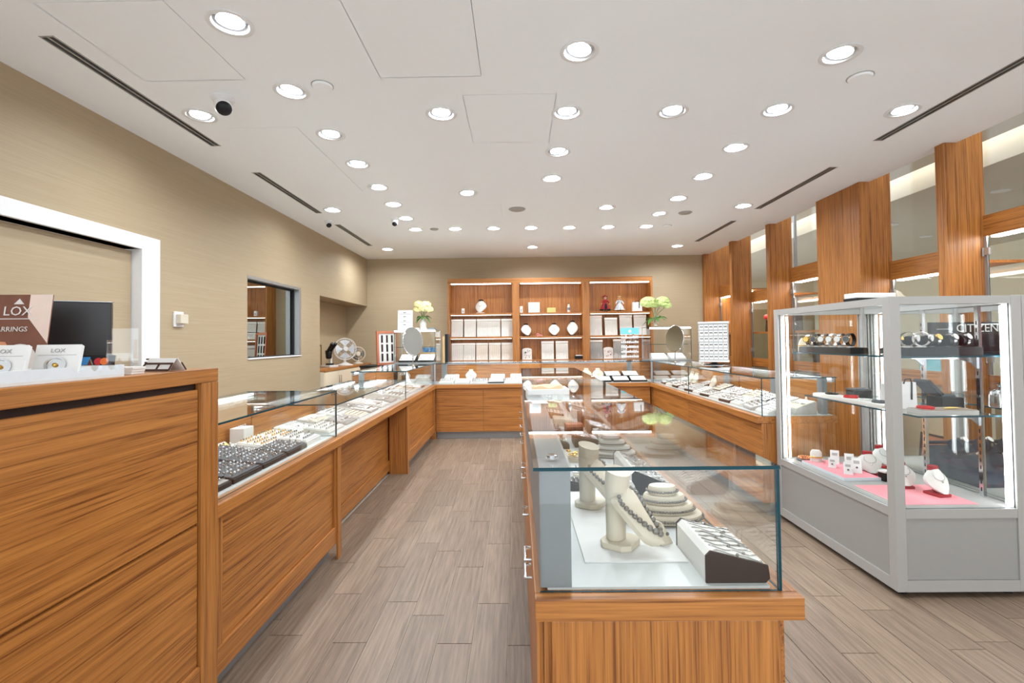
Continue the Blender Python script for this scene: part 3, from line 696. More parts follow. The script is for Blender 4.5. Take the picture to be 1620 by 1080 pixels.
def necklace_bust(label, loc, rz, h=0.17, w=0.075, body=LEATH, cap=BLACK, base=BLACK, group=None, neck=True, pend=SILVER):
    t = thing('necklace_bust', loc, label, 'jewelry bust', rz, group)
    z0 = 0.018
    MB().grid(lambda u, v: Vector(bib(h - z0, w)(u, v)) + Vector((0, 0, z0)), 12, 10, (0, 0.016, -0.002)).build('bib', body, t, smooth=True)
    MB().lathe([(w * 0.40, h - 0.012), (w * 0.38, h + 0.006), (w * 0.40, h + 0.010)], 16, (0, 0.008, 0), 0, 1, 0.8).build('neck_cap', cap, t, smooth=True)
    b = MB().box(-w * 0.55, -0.055, 0, w * 0.55, 0.035, 0.014); b.build('base', base, t, bevel=0.004)
    MB().box(-0.012, -0.004, 0.0145, 0.012, 0.006, h * 0.8).build('spine', base, t)
    if neck:
        f = bib(h - z0, w); q = MB()
        pts = [Vector(f(0.5 + 0.30 * math.cos(PI * k / 14), 0.12 + 0.36 * math.sin(PI * k / 14))) + Vector((0, -0.0022, z0)) for k in range(15)]
        n = q.tube(pts, 0.0012, 4); q.ball(pts[7] + Vector((0, -0.003, -0.006)), 0.005, 6, 5); q.build('necklace', pend, t)
    return t
def card_panel(label, loc, rz, w, h, body=PANELF, group='white chain panels on the wall shelves', n=10, jm=CHAIN, tilt=0.16):
    t = thing('chain_display', loc, label, 'display panel', rz, group)
    R = Matrix.Translation((0, -0.03, 0.0)) @ Matrix.Rotation(-tilt, 4, 'X')
    MB().box(-w / 2, 0, 0.002, w / 2, 0.012, h).xf(R).build('board', body, t)
    MB().box(-w / 2 - 0.002, -0.012, h - 0.028, w / 2 + 0.002, 0.013, h + 0.004).xf(R).build('header_bar', PAPER, t)
    q = MB(); rr = random.Random(label)
    for k in range(n):
        x = -w / 2 + w * (k + 0.5) / n; l = h * rr.uniform(0.55, 0.9)
        q.box(x - 0.0016, -0.003, h - 0.03 - l, x + 0.0016, -0.0005, h - 0.03)
    q.xf(R).build('chains', jm, t)['kind'] = 'stuff'
    MB().prism([(0.0, 0.002), (0.07, 0.0), (0.055, 0.0), (0.02, h * 0.5)], 0, -0.01, 0.01).build('easel', GREYF, t)
    return t
def band(q, R, hw, th, n=22, mi=0, a0=0, a1=2 * PI):       # watch strap loop about the x axis
    vs = []; fs = []; full = abs(a1 - a0 - 2 * PI) < 1e-6; m = n if full else n + 1
    for i in range(m):
        a = a0 + (a1 - a0) * i / n
        for (r, x) in ((R, -hw), (R, hw), (R + th, hw), (R + th, -hw)): vs.append((x, -r * math.cos(a), r * math.sin(a)))
    for i in range(n):
        j = (i + 1) % m
        for k in range(4): fs.append((i * 4 + k, i * 4 + (k + 1) % 4, j * 4 + (k + 1) % 4, j * 4 + k))
    return q.add(vs, fs, mi)
def make_watch(strap, case, dial, R=0.03, cushion=None):
    t = thing('wrist_watch', (0, 0, 0), 'x', 'watch')
    band(MB(), R, 0.009, 0.003).xf(Matrix.Translation((0, 0, R + 0.008))).build('strap', strap, t, smooth=True)
    c = MB().cyl((0, -R - 0.010, R + 0.012), 0.0175, 0.009, 18, 1); c.build('case', case, t, smooth=True)
    MB().cyl((0, -R - 0.0106, R + 0.012), 0.0145, 0.0005, 18, 1).build('dial', dial, t)
    if cushion: MB().cyl((-0.032, 0, R + 0.008), R - 0.001, 0.064, 18, 0).build('cushion', cushion, t, smooth=True)
    else: MB().box(-0.012, -0.014, 0, 0.012, 0.014, 0.0048).build('ring_stand', PAPER, t)
    return t
_wp = {}
def watch(label, loc, rz, key, strap=SILVER, case=SILVER, dial=PAPER, cushion=None, tilt=0.0, group='watches in the white showcases', s=1.2):
    if key not in _wp:
        w = make_watch(strap, case, dial, cushion=cushion); _wp[key] = w; w.location = loc
    else: w = dup(_wp[key], loc)
    w.rotation_euler = (tilt, 0, rz); w.scale = (s, s, s); w['label'] = label; w['group'] = group
    return w
def pearl_strand(name, label, pts, r, mat, cat='necklace', group=None, taper=0.0):
    q = MB(); P = [Vector(p) for p in pts]
    acc = 0; L = [0]
    for a, b in zip(P, P[1:]): L.append(L[-1] + (b - a).length)
    s = 0; tot = L[-1]; i = 0
    while s < tot:
        while i < len(L) - 2 and L[i + 1] < s: i += 1
        f = (s - L[i]) / max(1e-6, L[i + 1] - L[i]); c = P[i].lerp(P[i + 1], f)
        rr = r * (1 + taper * math.sin(PI * s / tot)); q.ball(c, rr, 8, 6); s += rr * 2.0
    o = q.build(name, mat, None, smooth=True); return tag(o, label, cat, group)

# ------------------------------------------------------------------ left counters: trays
Z0 = ZW + 0.0062
G1 = 'ring trays in the near left counter'
ordn = ['first', 'second', 'third', 'fourth', 'fifth', 'sixth', 'seventh', 'eighth', 'ninth', 'tenth', 'eleventh', 'twelfth', 'thirteenth', 'fourteenth']
for k, (y, lab) in enumerate([(1.815, 'black ring tray with light grey pad against the desk, front row'), (2.045, 'black ring tray, second from the desk in the front row'),
                              (2.275, 'black ring tray, third from the desk in the front row'), (2.505, 'black flat ring tray, fourth from the desk in front row')]):
    pad_tray('ring_tray', lab, (-1.225, y, Z0), PI / 2, 0.218, 0.17, 0.02, 0.036, BLACK, [GREYF, DKGREY, DKGREY, DKGREY][k], 'rings', 8, 5, SILVER, group=G1, jm2=BLACK if k == 0 else DIAM)
for k, (x, y, lab) in enumerate([(-1.415, 1.83, 'black ring tray in the back row beside the desk'), (-1.405, 2.065, 'black tilted ring tray of bold silver rings, back row'), (-1.393, 2.295, 'dark grey ring tray in the back row before the white roll')]):
    pad_tray('ring_tray', lab, (x, y, Z0), PI / 2, 0.222, 0.175, 0.028, 0.06, BLACK, DKGREY, 'rings', 8, 5, SILVER, group=G1, jm2=DIAM)
for k, (x, y, lab) in enumerate([(-1.23, 2.725, 'white ring tray at the glass end of the near left counter'), (-1.395, 2.60, 'white ring tray with gold rings beside the white cube'), (-1.405, 2.80, 'white ring tray in the far back corner of near left counter')]):
    pad_tray('ring_tray', lab, (x, y, Z0), PI / 2, 0.19, 0.16, 0.026, 0.044, LEATH, LEATH, 'rings', 7, 4, GOLD if k else SILVER, group=G1)
t = thing('ring_roll', (-1.517, 2.37, Z0), 'white padded ring roll with a yellow stripe behind the black trays', 'ring roll', PI / 2)
MB().prism([(-0.03, 0), (0.025, 0), (0.022, 0.045), (0.0, 0.06), (-0.03, 0.03)], 0, -0.13, 0.13).build('body', LEATH, t, bevel=0.006)
MB().prism([(-0.022, 0.0385), (-0.008, 0.0525), (-0.008, 0.055), (-0.022, 0.041)], 0, -0.125, 0.125).build('stripe', YELLOW, t)
t = thing('ring_dish', (-1.535, 2.55, Z0), 'white oval ring dish behind the trays, beside the cube', 'dish', PI / 2)
MB().lathe([(0.04, 0), (0.075, 0.012), (0.08, 0.02), (0.07, 0.02), (0.04, 0.014)], 20, (0, 0, 0), 0, 1, 0.65).build('dish', LEATH, t, smooth=True)
q = MB()
for k in range(6): q.ring((-0.045 + 0.018 * k, 0.01 * (k % 2), 0.026), 0.009, 0.0016, 8, 4, Matrix.Rotation(PI / 2, 3, 'X'))
q.build('rings', SILVER, t)['kind'] = 'stuff'
t = thing('ring_cube', (-1.55, 2.71, Z0), 'tall white cube ring stand in the near left counter', 'ring stand', PI / 2)
MB().box(-0.05, -0.04, 0, 0.05, 0.04, 0.095).build('block', LEATH, t, bevel=0.004)
q = MB()
for k in range(4): q.ring((-0.03 + 0.02 * k, 0, 0.099), 0.009, 0.0018, 8, 4, Matrix.Rotation(PI / 2, 3, 'X'))
q.build('rings', SILVER, t)['kind'] = 'stuff'
G2 = 'pads in the low middle left counter'
L2 = [(-1.24, 3.10, 0.26, 0.16, LEATH, LEATH, 'rings', 'white ring pad at the near glass end of the low counter'), (-1.24, 3.40, 0.22, 0.15, GREYF, GREYF, 'chains', 'grey suede pad at the low counter front'),
      (-1.235, 3.67, 0.20, 0.14, LEATH, CREAM, 'earrings', 'cream pad of earrings mid front of the low counter'), (-1.24, 3.94, 0.22, 0.15, GREYF, LEATH, 'chains', 'white pad on grey riser mid front of low counter'),
      (-1.235, 4.25, 0.26, 0.15, LEATH, LEATH, 'chains', 'white chain pad before the far end of the low counter'), (-1.24, 4.56, 0.22, 0.15, GREYF, GREYF, 'bangles', 'grey bangle pad at the far end of the low counter'),
      (-1.44, 3.12, 0.24, 0.16, LEATH, PANELF, 'chains', 'pale chain pad behind the white ring pad'), (-1.43, 3.42, 0.24, 0.17, GREYF, CREAM, 'bangles', 'cream bangle pad in the low counter back row'),
      (-1.43, 3.74, 0.24, 0.16, LEATH, LEATH, 'rings', 'white ring pad in the low counter back row centre'), (-1.43, 4.08, 0.26, 0.17, LEATH, GREYF, 'chains', 'grey chain pad in the low counter back row'),
      (-1.43, 4.44, 0.24, 0.17, LEATH, LEATH, 'earrings', 'white earring pad in the low counter far back corner')]
for x, y, w_, d_, sm, tm, kd, lab in L2:
    pad_tray('display_pad', lab, (x, y, Z0), PI / 2, w_, d_, 0.014, 0.04, sm, tm, kd, 8, 4, SILVER, cat='display pad', group=G2)
t = thing('glass_bowl', (-1.52, 3.22, Z0 + 0.0), 'small clear glass cup on the low counter deck', 'bowl')
t.location = (-1.33, 3.265, Z0 + 0.0)
MB().lathe([(0.012, 0), (0.02, 0.012), (0.026, 0.05), (0.024, 0.05), (0.018, 0.014), (0.01, 0.005)], 20).build('bowl', CGL, t, smooth=True)
MB().lathe([(0.014, 0.014), (0.017, 0.022), (0.001, 0.026)], 12).build('beads', CREAM, t, smooth=True)
G3 = 'pads in the far left counter'
for k in range(6):
    y = 4.89 + 0.21 * k
    pad_tray('display_pad', 'white %s pad, %s along the front of the far left counter' % (['ring', 'chain', 'earring', 'ring', 'chain', 'dark-sided'][k], ordn[k]), (-1.235, y, Z0), PI / 2, 0.19, 0.15, 0.016, 0.042, LEATH if k < 5 else BROWN, [LEATH, GREYF, LEATH, CREAM, LEATH, LEATH][k], ['rings', 'chains', 'earrings'][k % 3], 7, 4, SILVER, cat='display pad', group=G3)
    pad_tray('display_pad', 'raised white pad, %s along the rear of the far left counter' % ordn[k], (-1.43, y, Z0), PI / 2, 0.19, 0.17, 0.035, 0.085, LEATH, LEATH if k % 2 else PANELF, ['chains', 'rings'][k % 2], 7, 4, SILVER, cat='display pad', group=G3)
t = necklace_bust('pale oval necklace stand at the rear of the far left counter', (-1.43, 6.24, Z0), PI / 2, 0.15, 0.06, LEATH, LEATH, LEATH)

# ------------------------------------------------------------------ back counter trays
G4 = 'white trays in the back counter'
for k, (x, w_, kd, sm, tm, nm) in enumerate([(-0.945, 0.19, 'rings', LEATH, LEATH, 'white ring tray at the left end of the back counter'), (-0.735, 0.19, 'earrings', LEATH, LEATH, 'plain white earring tray, second from left in the back counter'),
                                            (-0.51, 0.21, 'rings', LEATH, GREYF, 'grey speckled ring tray, third from left in the back counter'), (-0.285, 0.21, 'bangles', BLACK, LEATH, 'black and white bangle tray in the back counter'),
                                            (-0.055, 0.21, 'rings', LEATH, LEATH, 'white ring tray, last before the island in the back counter')]):
    pad_tray('ring_tray', nm, (x, 6.465, Z0), 0, w_, 0.15, 0.018, 0.055, sm, tm, kd, 7, 4, SILVER, group=G4)
for x, lab in ((-0.90, 'raised white tray behind the left end of back counter'), (-0.27, 'raised white tray behind the black bangle tray'), (0.0, 'raised white tray with figurine, rear of the back counter')):
    pad_tray('ring_tray', lab, (x, 6.64, Z0), 0, 0.19, 0.14, 0.06, 0.1, LEATH, LEATH, 'rings', 6, 3, SILVER, group=G4)
for x, lab in ((1.135, 'white chain tray, first of the right trio in back counter'), (1.37, 'white chain tray, middle of the right trio in back counter'), (1.60, 'white chain tray, last of the right trio in back counter')):
    pad_tray('chain_tray', lab, (x, 6.465, Z0), 0, 0.21, 0.15, 0.02, 0.065, BLACK, LEATH, 'earrings', 6, 3, SILVER, group=G4)
for x, lab in ((1.30, 'raised white chain tray, rear row of the back counter'), (1.54, 'raised white chain tray nearest the right corner, rear row')):
    pad_tray('chain_tray', lab, (x, 6.65, Z0), 0, 0.21, 0.16, 0.07, 0.12, BLACK, LEATH, 'chains', 9, 3, SILVER, group=G4)
for x, y, lab in ((-0.64, 6.68, 'white fan-shaped necklace stand in the back counter left half'), (0.94, 6.62, 'cream fan-shaped necklace stand left of its twin, back counter'), (1.10, 6.64, 'cream fan-shaped necklace stand right of its twin, back counter')):
    necklace_bust(lab, (x, y, Z0), 0, 0.16, 0.075, CREAM if x > 0 else LEATH, CREAM, LEATH, group='necklace stands in the back counter', pend=GOLD)
for k in range(3):
    pad_tray('ring_tray', 'white tray half hidden behind the island end, %s of three' % ordn[k], (0.27 + 0.25 * k, 6.47, Z0), 0, 0.21, 0.15, 0.018, 0.055, LEATH, LEATH, 'rings', 6, 3, SILVER, group=G4)

# ------------------------------------------------------------------ right counter trays
G5 = 'white trays in the right counters'
R5 = random.Random(5)
front = ['white', 'grey', 'white', 'brown-sided', 'white', 'black-sided', 'white', 'black-sided', 'white', 'brown-sided', 'white', 'black-sided', 'white']
for k in range(12):
    y = 3.63 + 0.222 * k
    nm = front[k]
    sm = {'white': LEATH, 'grey': GREYF, 'brown-sided': BROWN, 'black-sided': BLACK}[nm]
    pad_tray('display_tray', '%s jewelry tray, %s from the white showcase in the front row' % (nm, ordn[k]), (1.885, y, Z0), -PI / 2 + R5.uniform(-0.14, 0.14), 0.18, 0.15, 0.02, R5.uniform(0.045, 0.07), sm, LEATH, R5.choice(['rings', 'chains', 'earrings']), 7, 4, SILVER, group=G5)
    if k in (7, 9, 10): continue
    nm2 = front[(k + 1) % 12]; sm2 = {'white': LEATH, 'grey': GREYF, 'brown-sided': BROWN, 'black-sided': BLACK}[nm2]
    pad_tray('display_tray', 'raised %s tray, %s from the white showcase in the rear row' % (nm2, ordn[k]), (2.085, y, Z0), -PI / 2 + R5.uniform(-0.1, 0.1), 0.18, 0.16, 0.04, R5.uniform(0.075, 0.1), sm2, LEATH if k % 3 else CREAM, R5.choice(['rings', 'chains', 'bangles']), 6, 4, SILVER, group=G5)
for k, (x, y) in enumerate([(2.10, 5.20), (2.08, 5.66), (2.10, 5.86)]):
    necklace_bust('cream necklace form in the right counter rear row, %s from the corner' % ['third', 'second', 'first'][k], (x, y, Z0), -PI / 2, 0.15, 0.055, CREAM, CREAM, LEATH, group='necklace forms in the right counter')
t = thing('ring_finger_stand', (2.215, 3.75, Z0), 'cream finger-shaped ring stand seen through the white showcase', 'ring stand')
MB().lathe([(0.03, 0), (0.03, 0.008), (0.012, 0.02), (0.010, 0.08), (0.006, 0.10), (0.001, 0.105)], 12).build('cone', CREAM, t, smooth=True)
MB().ring((0, 0, 0.06), 0.013, 0.002, 12, 4).build('ring', GOLD, t)

# ------------------------------------------------------------------ island contents
t = tag(box('white_liner', (0.165, 1.235, Z0), (0.425, 1.80, Z0 + 0.003), PAPER), 'thin white liner sheet under the cream busts', 'liner')
ZI = Z0 + 0.0032
def tall_bust(label, loc, rz, h=0.20):
    t = thing('tall_bust', loc, label, 'jewelry bust', rz, 'cream neck busts on the island')
    MB().prism([(-0.05, -0.025), (-0.03, -0.045), (0.03, -0.045), (0.05, -0.025), (0.05, 0.03), (0.03, 0.045), (-0.03, 0.045), (-0.05, 0.03)], 2, 0, 0.016).build('base', CREAM, t, bevel=0.003)
    q = MB(); n = 18; vs = []
    prof = [(0.0165, 0.030, 0.026, 0.012), (0.06, 0.031, 0.026, 0.012), (0.12, 0.035, 0.028, 0.010), (h - 0.035, 0.040, 0.032, 0.006), (h - 0.008, 0.038, 0.032, 0.004), (h, 0.040, 0.034, 0.004)]
    for z, rx, ry, oy in prof:
        for k in range(n):
            a = 2 * PI * k / n; vs.append((rx * math.cos(a), ry * math.sin(a) + oy, z + (0.28 * ry * math.sin(a) if z > 0.15 else 0)))
    fs = [tuple(range(n))[::-1], tuple(range((len(prof) - 1) * n, len(prof) * n))]
    for j in range(len(prof) - 1):
        for k in range(n): fs.append((j * n + k, j * n + (k + 1) % n, (j + 1) * n + (k + 1) % n, (j + 1) * n + k))
    q.add(vs, fs).build('neck', CREAM, t, smooth=True)
    def chest(u, v):
        a = u * 2 - 1; s = math.sqrt(max(0, 1 - (2 * v - 1) ** 2)) * 0.9 + 0.1
        w = (0.064 * (1 - 0.62 * v)) * min(1, s * 1.35)
        return (a * w, -0.024 - 0.10 * v + 0.022 * a * a, h - 0.040 - 0.128 * v - 0.012 * a * a)
    MB().grid(chest, 10, 10, (0, 0.014, -0.004)).build('chest', CREAM, t, smooth=True)
    return t, chest
def place(px, py, z): return pz(px, py, z)
def bust_with_pearls(label, nlabel, loc, rz, r):
    t, chest = tall_bust(label, loc, rz)
    M = Matrix.Translation(loc) @ Matrix.Rotation(rz, 4, 'Z')
    pts = []
    for k in range(25):
        f = k / 24; a = PI * f
        u = 0.5 + 0.46 * math.cos(a); v = 0.06 + 0.80 * math.sin(a)
        pts.append(M @ (Vector(chest(u, v)) + Vector((0, -0.0045, 0.004))))
    back = [M @ Vector((0.041 * math.cos(PI * k / 8 * -1 + PI * 0), 0.008 + 0.036 * math.sin(PI * k / 8), 0.150 + 0.012 * math.sin(PI * k / 8))) for k in range(9)]
    pearl_strand('pearl_necklace', nlabel, pts, r, PEARL, taper=0.5, group='pearl necklaces on the island busts')
b1 = pz(985, 868, ZI); b2 = pz(932, 803, ZI)
bust_with_pearls('cream tall neck bust nearest the front glass of the island', 'grey pearl necklace on the front cream bust', (b1.x, b1.y + 0.03, ZI), 0.95, 0.0055)
bust_with_pearls('cream tall neck bust behind the front one on the island', 'grey pearl necklace on the rear cream bust', (b2.x + 0.01, b2.y + 0.03, ZI), 0.95, 0.0050)
def wedge(label, loc, L, W, hl, hr, side, top, n=9, endm=BROWN, rz=0):
    t = thing('wedge_tray', loc, label, 'tray', rz, 'wedge trays on the island')
    poly = [(-W / 2, 0), (W / 2 - 0.01, 0), (W / 2, 0.008), (W / 2 - 0.004, hr), (-W / 2 + 0.012, hl), (-W / 2, hl - 0.012)]
    MB().prism(poly, 1, -L / 2 + 0.006, L / 2 - 0.006).build('body', side, t)
    for s in (-1, 1):
        big = [(x * 1.02, z * 1.0 + (0.002 if z > 0.001 else 0)) for x, z in poly]
        MB().prism(big, 1, s * (L / 2 - 0.006), s * L / 2).build('end_cap', endm, t, bevel=0.0015)
    q = MB(); R = random.Random(label)
    zz = lambda x: hl + (hr - hl) * (x + W / 2) / W + 0.003
    MB().prism([(-W / 2 + 0.016, zz(-W / 2 + 0.016) - 0.0025), (W / 2 - 0.008, zz(W / 2 - 0.008) - 0.0025), (W / 2 - 0.008, zz(W / 2 - 0.008) - 0.0005), (-W / 2 + 0.016, zz(-W / 2 + 0.016) - 0.0005)], 1, -L / 2 + 0.012, L / 2 - 0.012).build('pad', top, t)
    for k in range(n):
        y = -L / 2 + L * (k + 0.5) / n
        pts = [(-W / 2 + 0.02 + (W - 0.03) * i / 10, y + 0.006 * math.sin(i * 1.3 + k) + R.uniform(-0.002, 0.002), zz(-W / 2 + 0.02 + (W - 0.03) * i / 10) + 0.0012) for i in range(11)]
        q.tube(pts, R.choice((0.0012, 0.002)), 4); q.ball(pts[R.randint(4, 8)], 0.0045, 6, 4, mi=1)
    q.build('bracelets', [SILVER, PEARL], t)['kind'] = 'stuff'
    return t
wedge('white wedge bracelet tray with dark brown end at the front glass', (0.502, 1.235, Z0), 0.21, 0.145, 0.072, 0.038, LEATH, LEATH, 9)
wedge('long white wedge bracelet tray with black rim mid island', (0.485, 1.93, Z0), 0.34, 0.15, 0.085, 0.03, LEATH, PANELF, 14, BLACK)
# stepped necklace display with four strands
def stepped(label, nl, loc, s=1.0, mat=CREAM):
    t = thing('stepped_necklace_stand', loc, label, 'necklace stand', 0, 'stepped stands on the island')
    for k in range(4):
        rx, ry = (0.045 + 0.022 * k) * s, (0.03 + 0.014 * k) * s; z0 = (0.085 - 0.027 * k) * s
        MB().lathe([(1.0, 0), (1.0, 0.020 * s), (0.93, 0.0262 * s)], 24, (0.005 * k, 0, max(0, z0)), 0, rx, ry).build('tier', mat, t, smooth=True)
        if k < 3: pass
    for k in range(4):
        rx, ry = (0.047 + 0.022 * k) * s, (0.032 + 0.014 * k) * s; z0 = max(0.0, (0.085 - 0.027 * k) * s) + 0.011 * s
        pts = [(loc[0] + 0.005 * k + (rx + 0.003) * math.cos(a * PI / 16 - PI - 0.35), loc[1] + (ry + 0.003) * math.sin(a * PI / 16 - PI - 0.35), loc[2] + z0) for a in range(0, 21)]
        pearl_strand('pearl_necklace', nl % ordn[k], pts, 0.0040 * s, PEARL, group='strands on the stepped stands')
    return t
stepped('cream stepped oval stand wearing four bead strands behind the wedge', '%s strand from the top on the front stepped stand', (0.448, 1.53, Z0), 0.95)
stepped('second cream stepped stand with fine strands farther back', '%s strand from the top on the rear stepped stand', (0.45, 2.36, Z0), 0.9, LEATH)
t = thing('earring_stand', (0.325, 1.50, ZI), 'tall white earring block with dark flower brooch beside the front bust', 'earring stand', 0.3)
MB().prism([(-0.03, 0), (0.03, 0), (0.03, 0.11), (0.02, 0.125), (-0.02, 0.125), (-0.03, 0.11)], 1, -0.012, 0.012).build('block', LEATH, t, bevel=0.003)
q = MB()
for k in range(8): q.ball((0.022 + 0.008 * math.cos(k * PI / 4), -0.016, 0.095 + 0.008 * math.sin(k * PI / 4)), 0.004, 6, 4)
q.ball((0.022, -0.018, 0.095), 0.005, 6, 4); q.build('brooch', PEARL, t)
t = thing('earring_wedge', (0.392, 1.35, ZI), 'small cream triangular earring wedge between bust and tray', 'earring stand', 0.5)
MB().prism([(-0.02, 0), (0.024, 0), (-0.016, 0.062), (-0.02, 0.062)], 1, -0.02, 0.02).build('wedge', CREAM, t, bevel=0.002)
MB().ball((0.0, -0.0215, 0.03), 0.005, 8, 6).build('stud', PEARL, t)
IS = [('brown_tray', 'dark brown leather tray tilted behind the rear bust', 0.36, 2.62, 0.16, 0.13, 0.03, 0.06, BROWN, BROWN, 'chains'),
      ('cream_pad', 'cream pad of gold brooches behind the rear bust', 0.255, 2.30, 0.13, 0.12, 0.012, 0.03, CREAM, CREAM, 'bangles'),
      ('cream_pad', 'cream pad of small earrings beside the grey housing', 0.23, 2.03, 0.12, 0.12, 0.012, 0.03, CREAM, LEATH, 'earrings'),
      ('white_pad', 'white ring pad at the island centre edge', 0.49, 2.72, 0.20, 0.12, 0.02, 0.05, LEATH, LEATH, 'rings'),
      ('brown_tray', 'long dark brown tray in the rear island half', 0.48, 3.25, 0.24, 0.14, 0.04, 0.07, BROWN, BROWN, 'chains'),
      ('cream_pad', 'stacked cream booklet pad in the rear island half', 0.30, 3.25, 0.16, 0.13, 0.03, 0.045, CREAM, CREAM, 'none'),
      ('brown_tray', 'small brown earring tray behind the cream booklet', 0.27, 3.55, 0.14, 0.12, 0.03, 0.05, BROWN, LEATH, 'earrings'),
      ('white_pad', 'white chain pad beside the small brown tray', 0.47, 3.58, 0.22, 0.15, 0.02, 0.06, LEATH, LEATH, 'chains'),
      ('white_pad', 'white ring pad near the far third of the island', 0.47, 3.90, 0.22, 0.15, 0.02, 0.06, BROWN, LEATH, 'rings'),
      ('grey_pad', 'grey pad along the housing near the far third of the island', 0.28, 3.90, 0.2, 0.14, 0.02, 0.05, GREYF, GREYF, 'rings'),
      ('white_pad', 'white earring pad close to the far end of the island', 0.47, 4.22, 0.22, 0.15, 0.02, 0.06, LEATH, PANELF, 'earrings'),
      ('brown_tray', 'brown tray close to the far end of the island', 0.28, 4.22, 0.2, 0.14, 0.03, 0.06, BROWN, GREYF, 'bangles'),
      ('white_pad', 'last white pad at the far end glass of the island', 0.46, 4.58, 0.24, 0.16, 0.02, 0.06, LEATH, LEATH, 'chains'),
      ('grey_pad', 'last grey pad at the far end of the island housing side', 0.27, 4.58, 0.2, 0.14, 0.02, 0.05, GREYF, LEATH, 'rings')]
IS += [('brown_tray', 'small dark brown earring tray beside the housing near the front', 0.205, 1.86, 0.09, 0.08, 0.02, 0.035, BROWN, BROWN, 'earrings'),
       ('brown_tray', 'dark brown chain tray next to the grey housing mid island', 0.215, 2.60, 0.18, 0.10, 0.025, 0.05, BROWN, BROWN, 'chains'),
       ('brown_tray', 'dark brown ring tray next to the wooden block box', 0.21, 2.90, 0.18, 0.10, 0.025, 0.05, BROWN, DKGREY, 'rings'),
       ('grey_pad', 'grey chain pad between wooden block box and glass', 0.49, 2.97, 0.2, 0.14, 0.02, 0.06, BROWN, GREYF, 'chains')]
for nm, lab, x, y, w_, d_, h0, h1, sm, tm, kd in IS:
    pad_tray(nm, lab, (x, y, Z0), PI / 2, w_, d_, h0, h1, sm, tm, kd, 7, 4, GOLD if 'gold' in lab else SILVER, cat='display pad', group='pads and trays in the island')
t = thing('watch_box', (0.335, 2.93, Z0), 'small brown wooden block box mid island', 'box', 0.1)
MB().box(-0.05, -0.04, 0, 0.05, 0.04, 0.045).build('box', BROWN, t, bevel=0.003); MB().box(-0.051, -0.041, 0.0455, 0.051, 0.041, 0.06).build('lid', REDWOOD, t, bevel=0.003)
# on the island glass
t = thing('counter_tray', (0.16, 2.66, ZG + 0.0003), 'white tray with a folded tan cloth on the island glass', 'tray', 0.05)
MB().box(-0.11, -0.09, 0, 0.11, 0.09, 0.006).build('floor_plate', PAPER, t)
for s in (-1, 1):
    MB().box(s * 0.104, -0.09, 0.0062, s * 0.11, 0.09, 0.028).build('tray_wall', PAPER, t); MB().box(-0.1035, s * 0.084, 0.0062, 0.1035, s * 0.09, 0.028).build('tray_wall', PAPER, t)
c = thing('folded_cloth', (0.16, 2.66, ZG + 0.0068), 'tan folded polishing cloth lying in the white tray', 'cloth', 0.2)
def cl(u, v):
    return ((u - 0.5) * 0.15, (v - 0.5) * 0.09, 0.03 + 0.008 * math.sin(u * 9) * math.sin(v * 5 + 1) + 0.006 * math.sin(v * 14))
MB().grid(cl, 12, 8, (0, 0, -0.028)).build('cloth', plain('tan_cloth', (212, 184, 150), 0.9), c, smooth=True)
t = thing('paper_slip', (0.10, 2.27, ZG + 0.0003), 'small white paper slip on the island glass before the tray', 'paper', 0.1)
MB().box(-0.035, -0.05, 0, 0.035, 0.05, 0.001).build('sheet', PAPER, t); MB().box(-0.025, -0.02, 0.0011, 0.02, -0.017, 0.0014).build('print', DKGREY, t)

# ------------------------------------------------------------------ things on the wall shelves
SYI = 8.09
S1, S2, S3 = SHZ[0] + 0.0005, SHZ[1] + 0.0005, SHZ[2] + 0.0005
def sx(px, y=SYI): return pyy(px, 490, y).x
P2 = [(723, 'first'), (743.5, 'second'), (763.5, 'third'), (782, 'fourth'), (802, 'last')]
for px, o in P2:
    card_panel('pale chain panel, %s from left on the left bay middle shelf' % o, (sx(px), SYI, S2), 0, 0.195, 0.295)
for px, o in [(723, 'first'), (742, 'second'), (762, 'third'), (782, 'fourth'), (802, 'last')]:
    card_panel('striped chain panel, %s from left on the left bay bottom shelf' % o, (sx(px), SYI, S3), 0, 0.195, 0.285, n=13, jm=TAN if o in ('third', 'fourth', 'last') else CHAIN)
for px, h, lab in [(942, 0.33, 'tall pale chain panel at the left of right bay middle shelf'), (966, 0.29, 'shorter pale chain panel, second on right bay middle shelf'), (989.5, 0.33, 'third chain panel on right bay middle shelf behind acrylic rack'), (1012, 0.33, 'last chain panel on right bay middle shelf under the flowers')]:
    card_panel(lab, (sx(px), SYI, S2), 0, 0.205, h, tilt=0.12)
for px, h, lab in [(865.5, 0.30, 'pale chain panel, left of the pair on centre bottom shelf'), (888, 0.30, 'pale chain panel, right of the pair on centre bottom shelf'), (942.5, 0.31, 'grey patterned panel at the left of right bay bottom shelf'), (979, 0.32, 'panel with dark pendants beside the rounded plaque, right bay bottom')]:
    card_panel(lab, (sx(px), SYI, S3), 0, 0.205, h, body=PANELF if px < 900 else GREYF, n=12, jm=CHAIN if px < 900 else DKGREY, tilt=0.12)
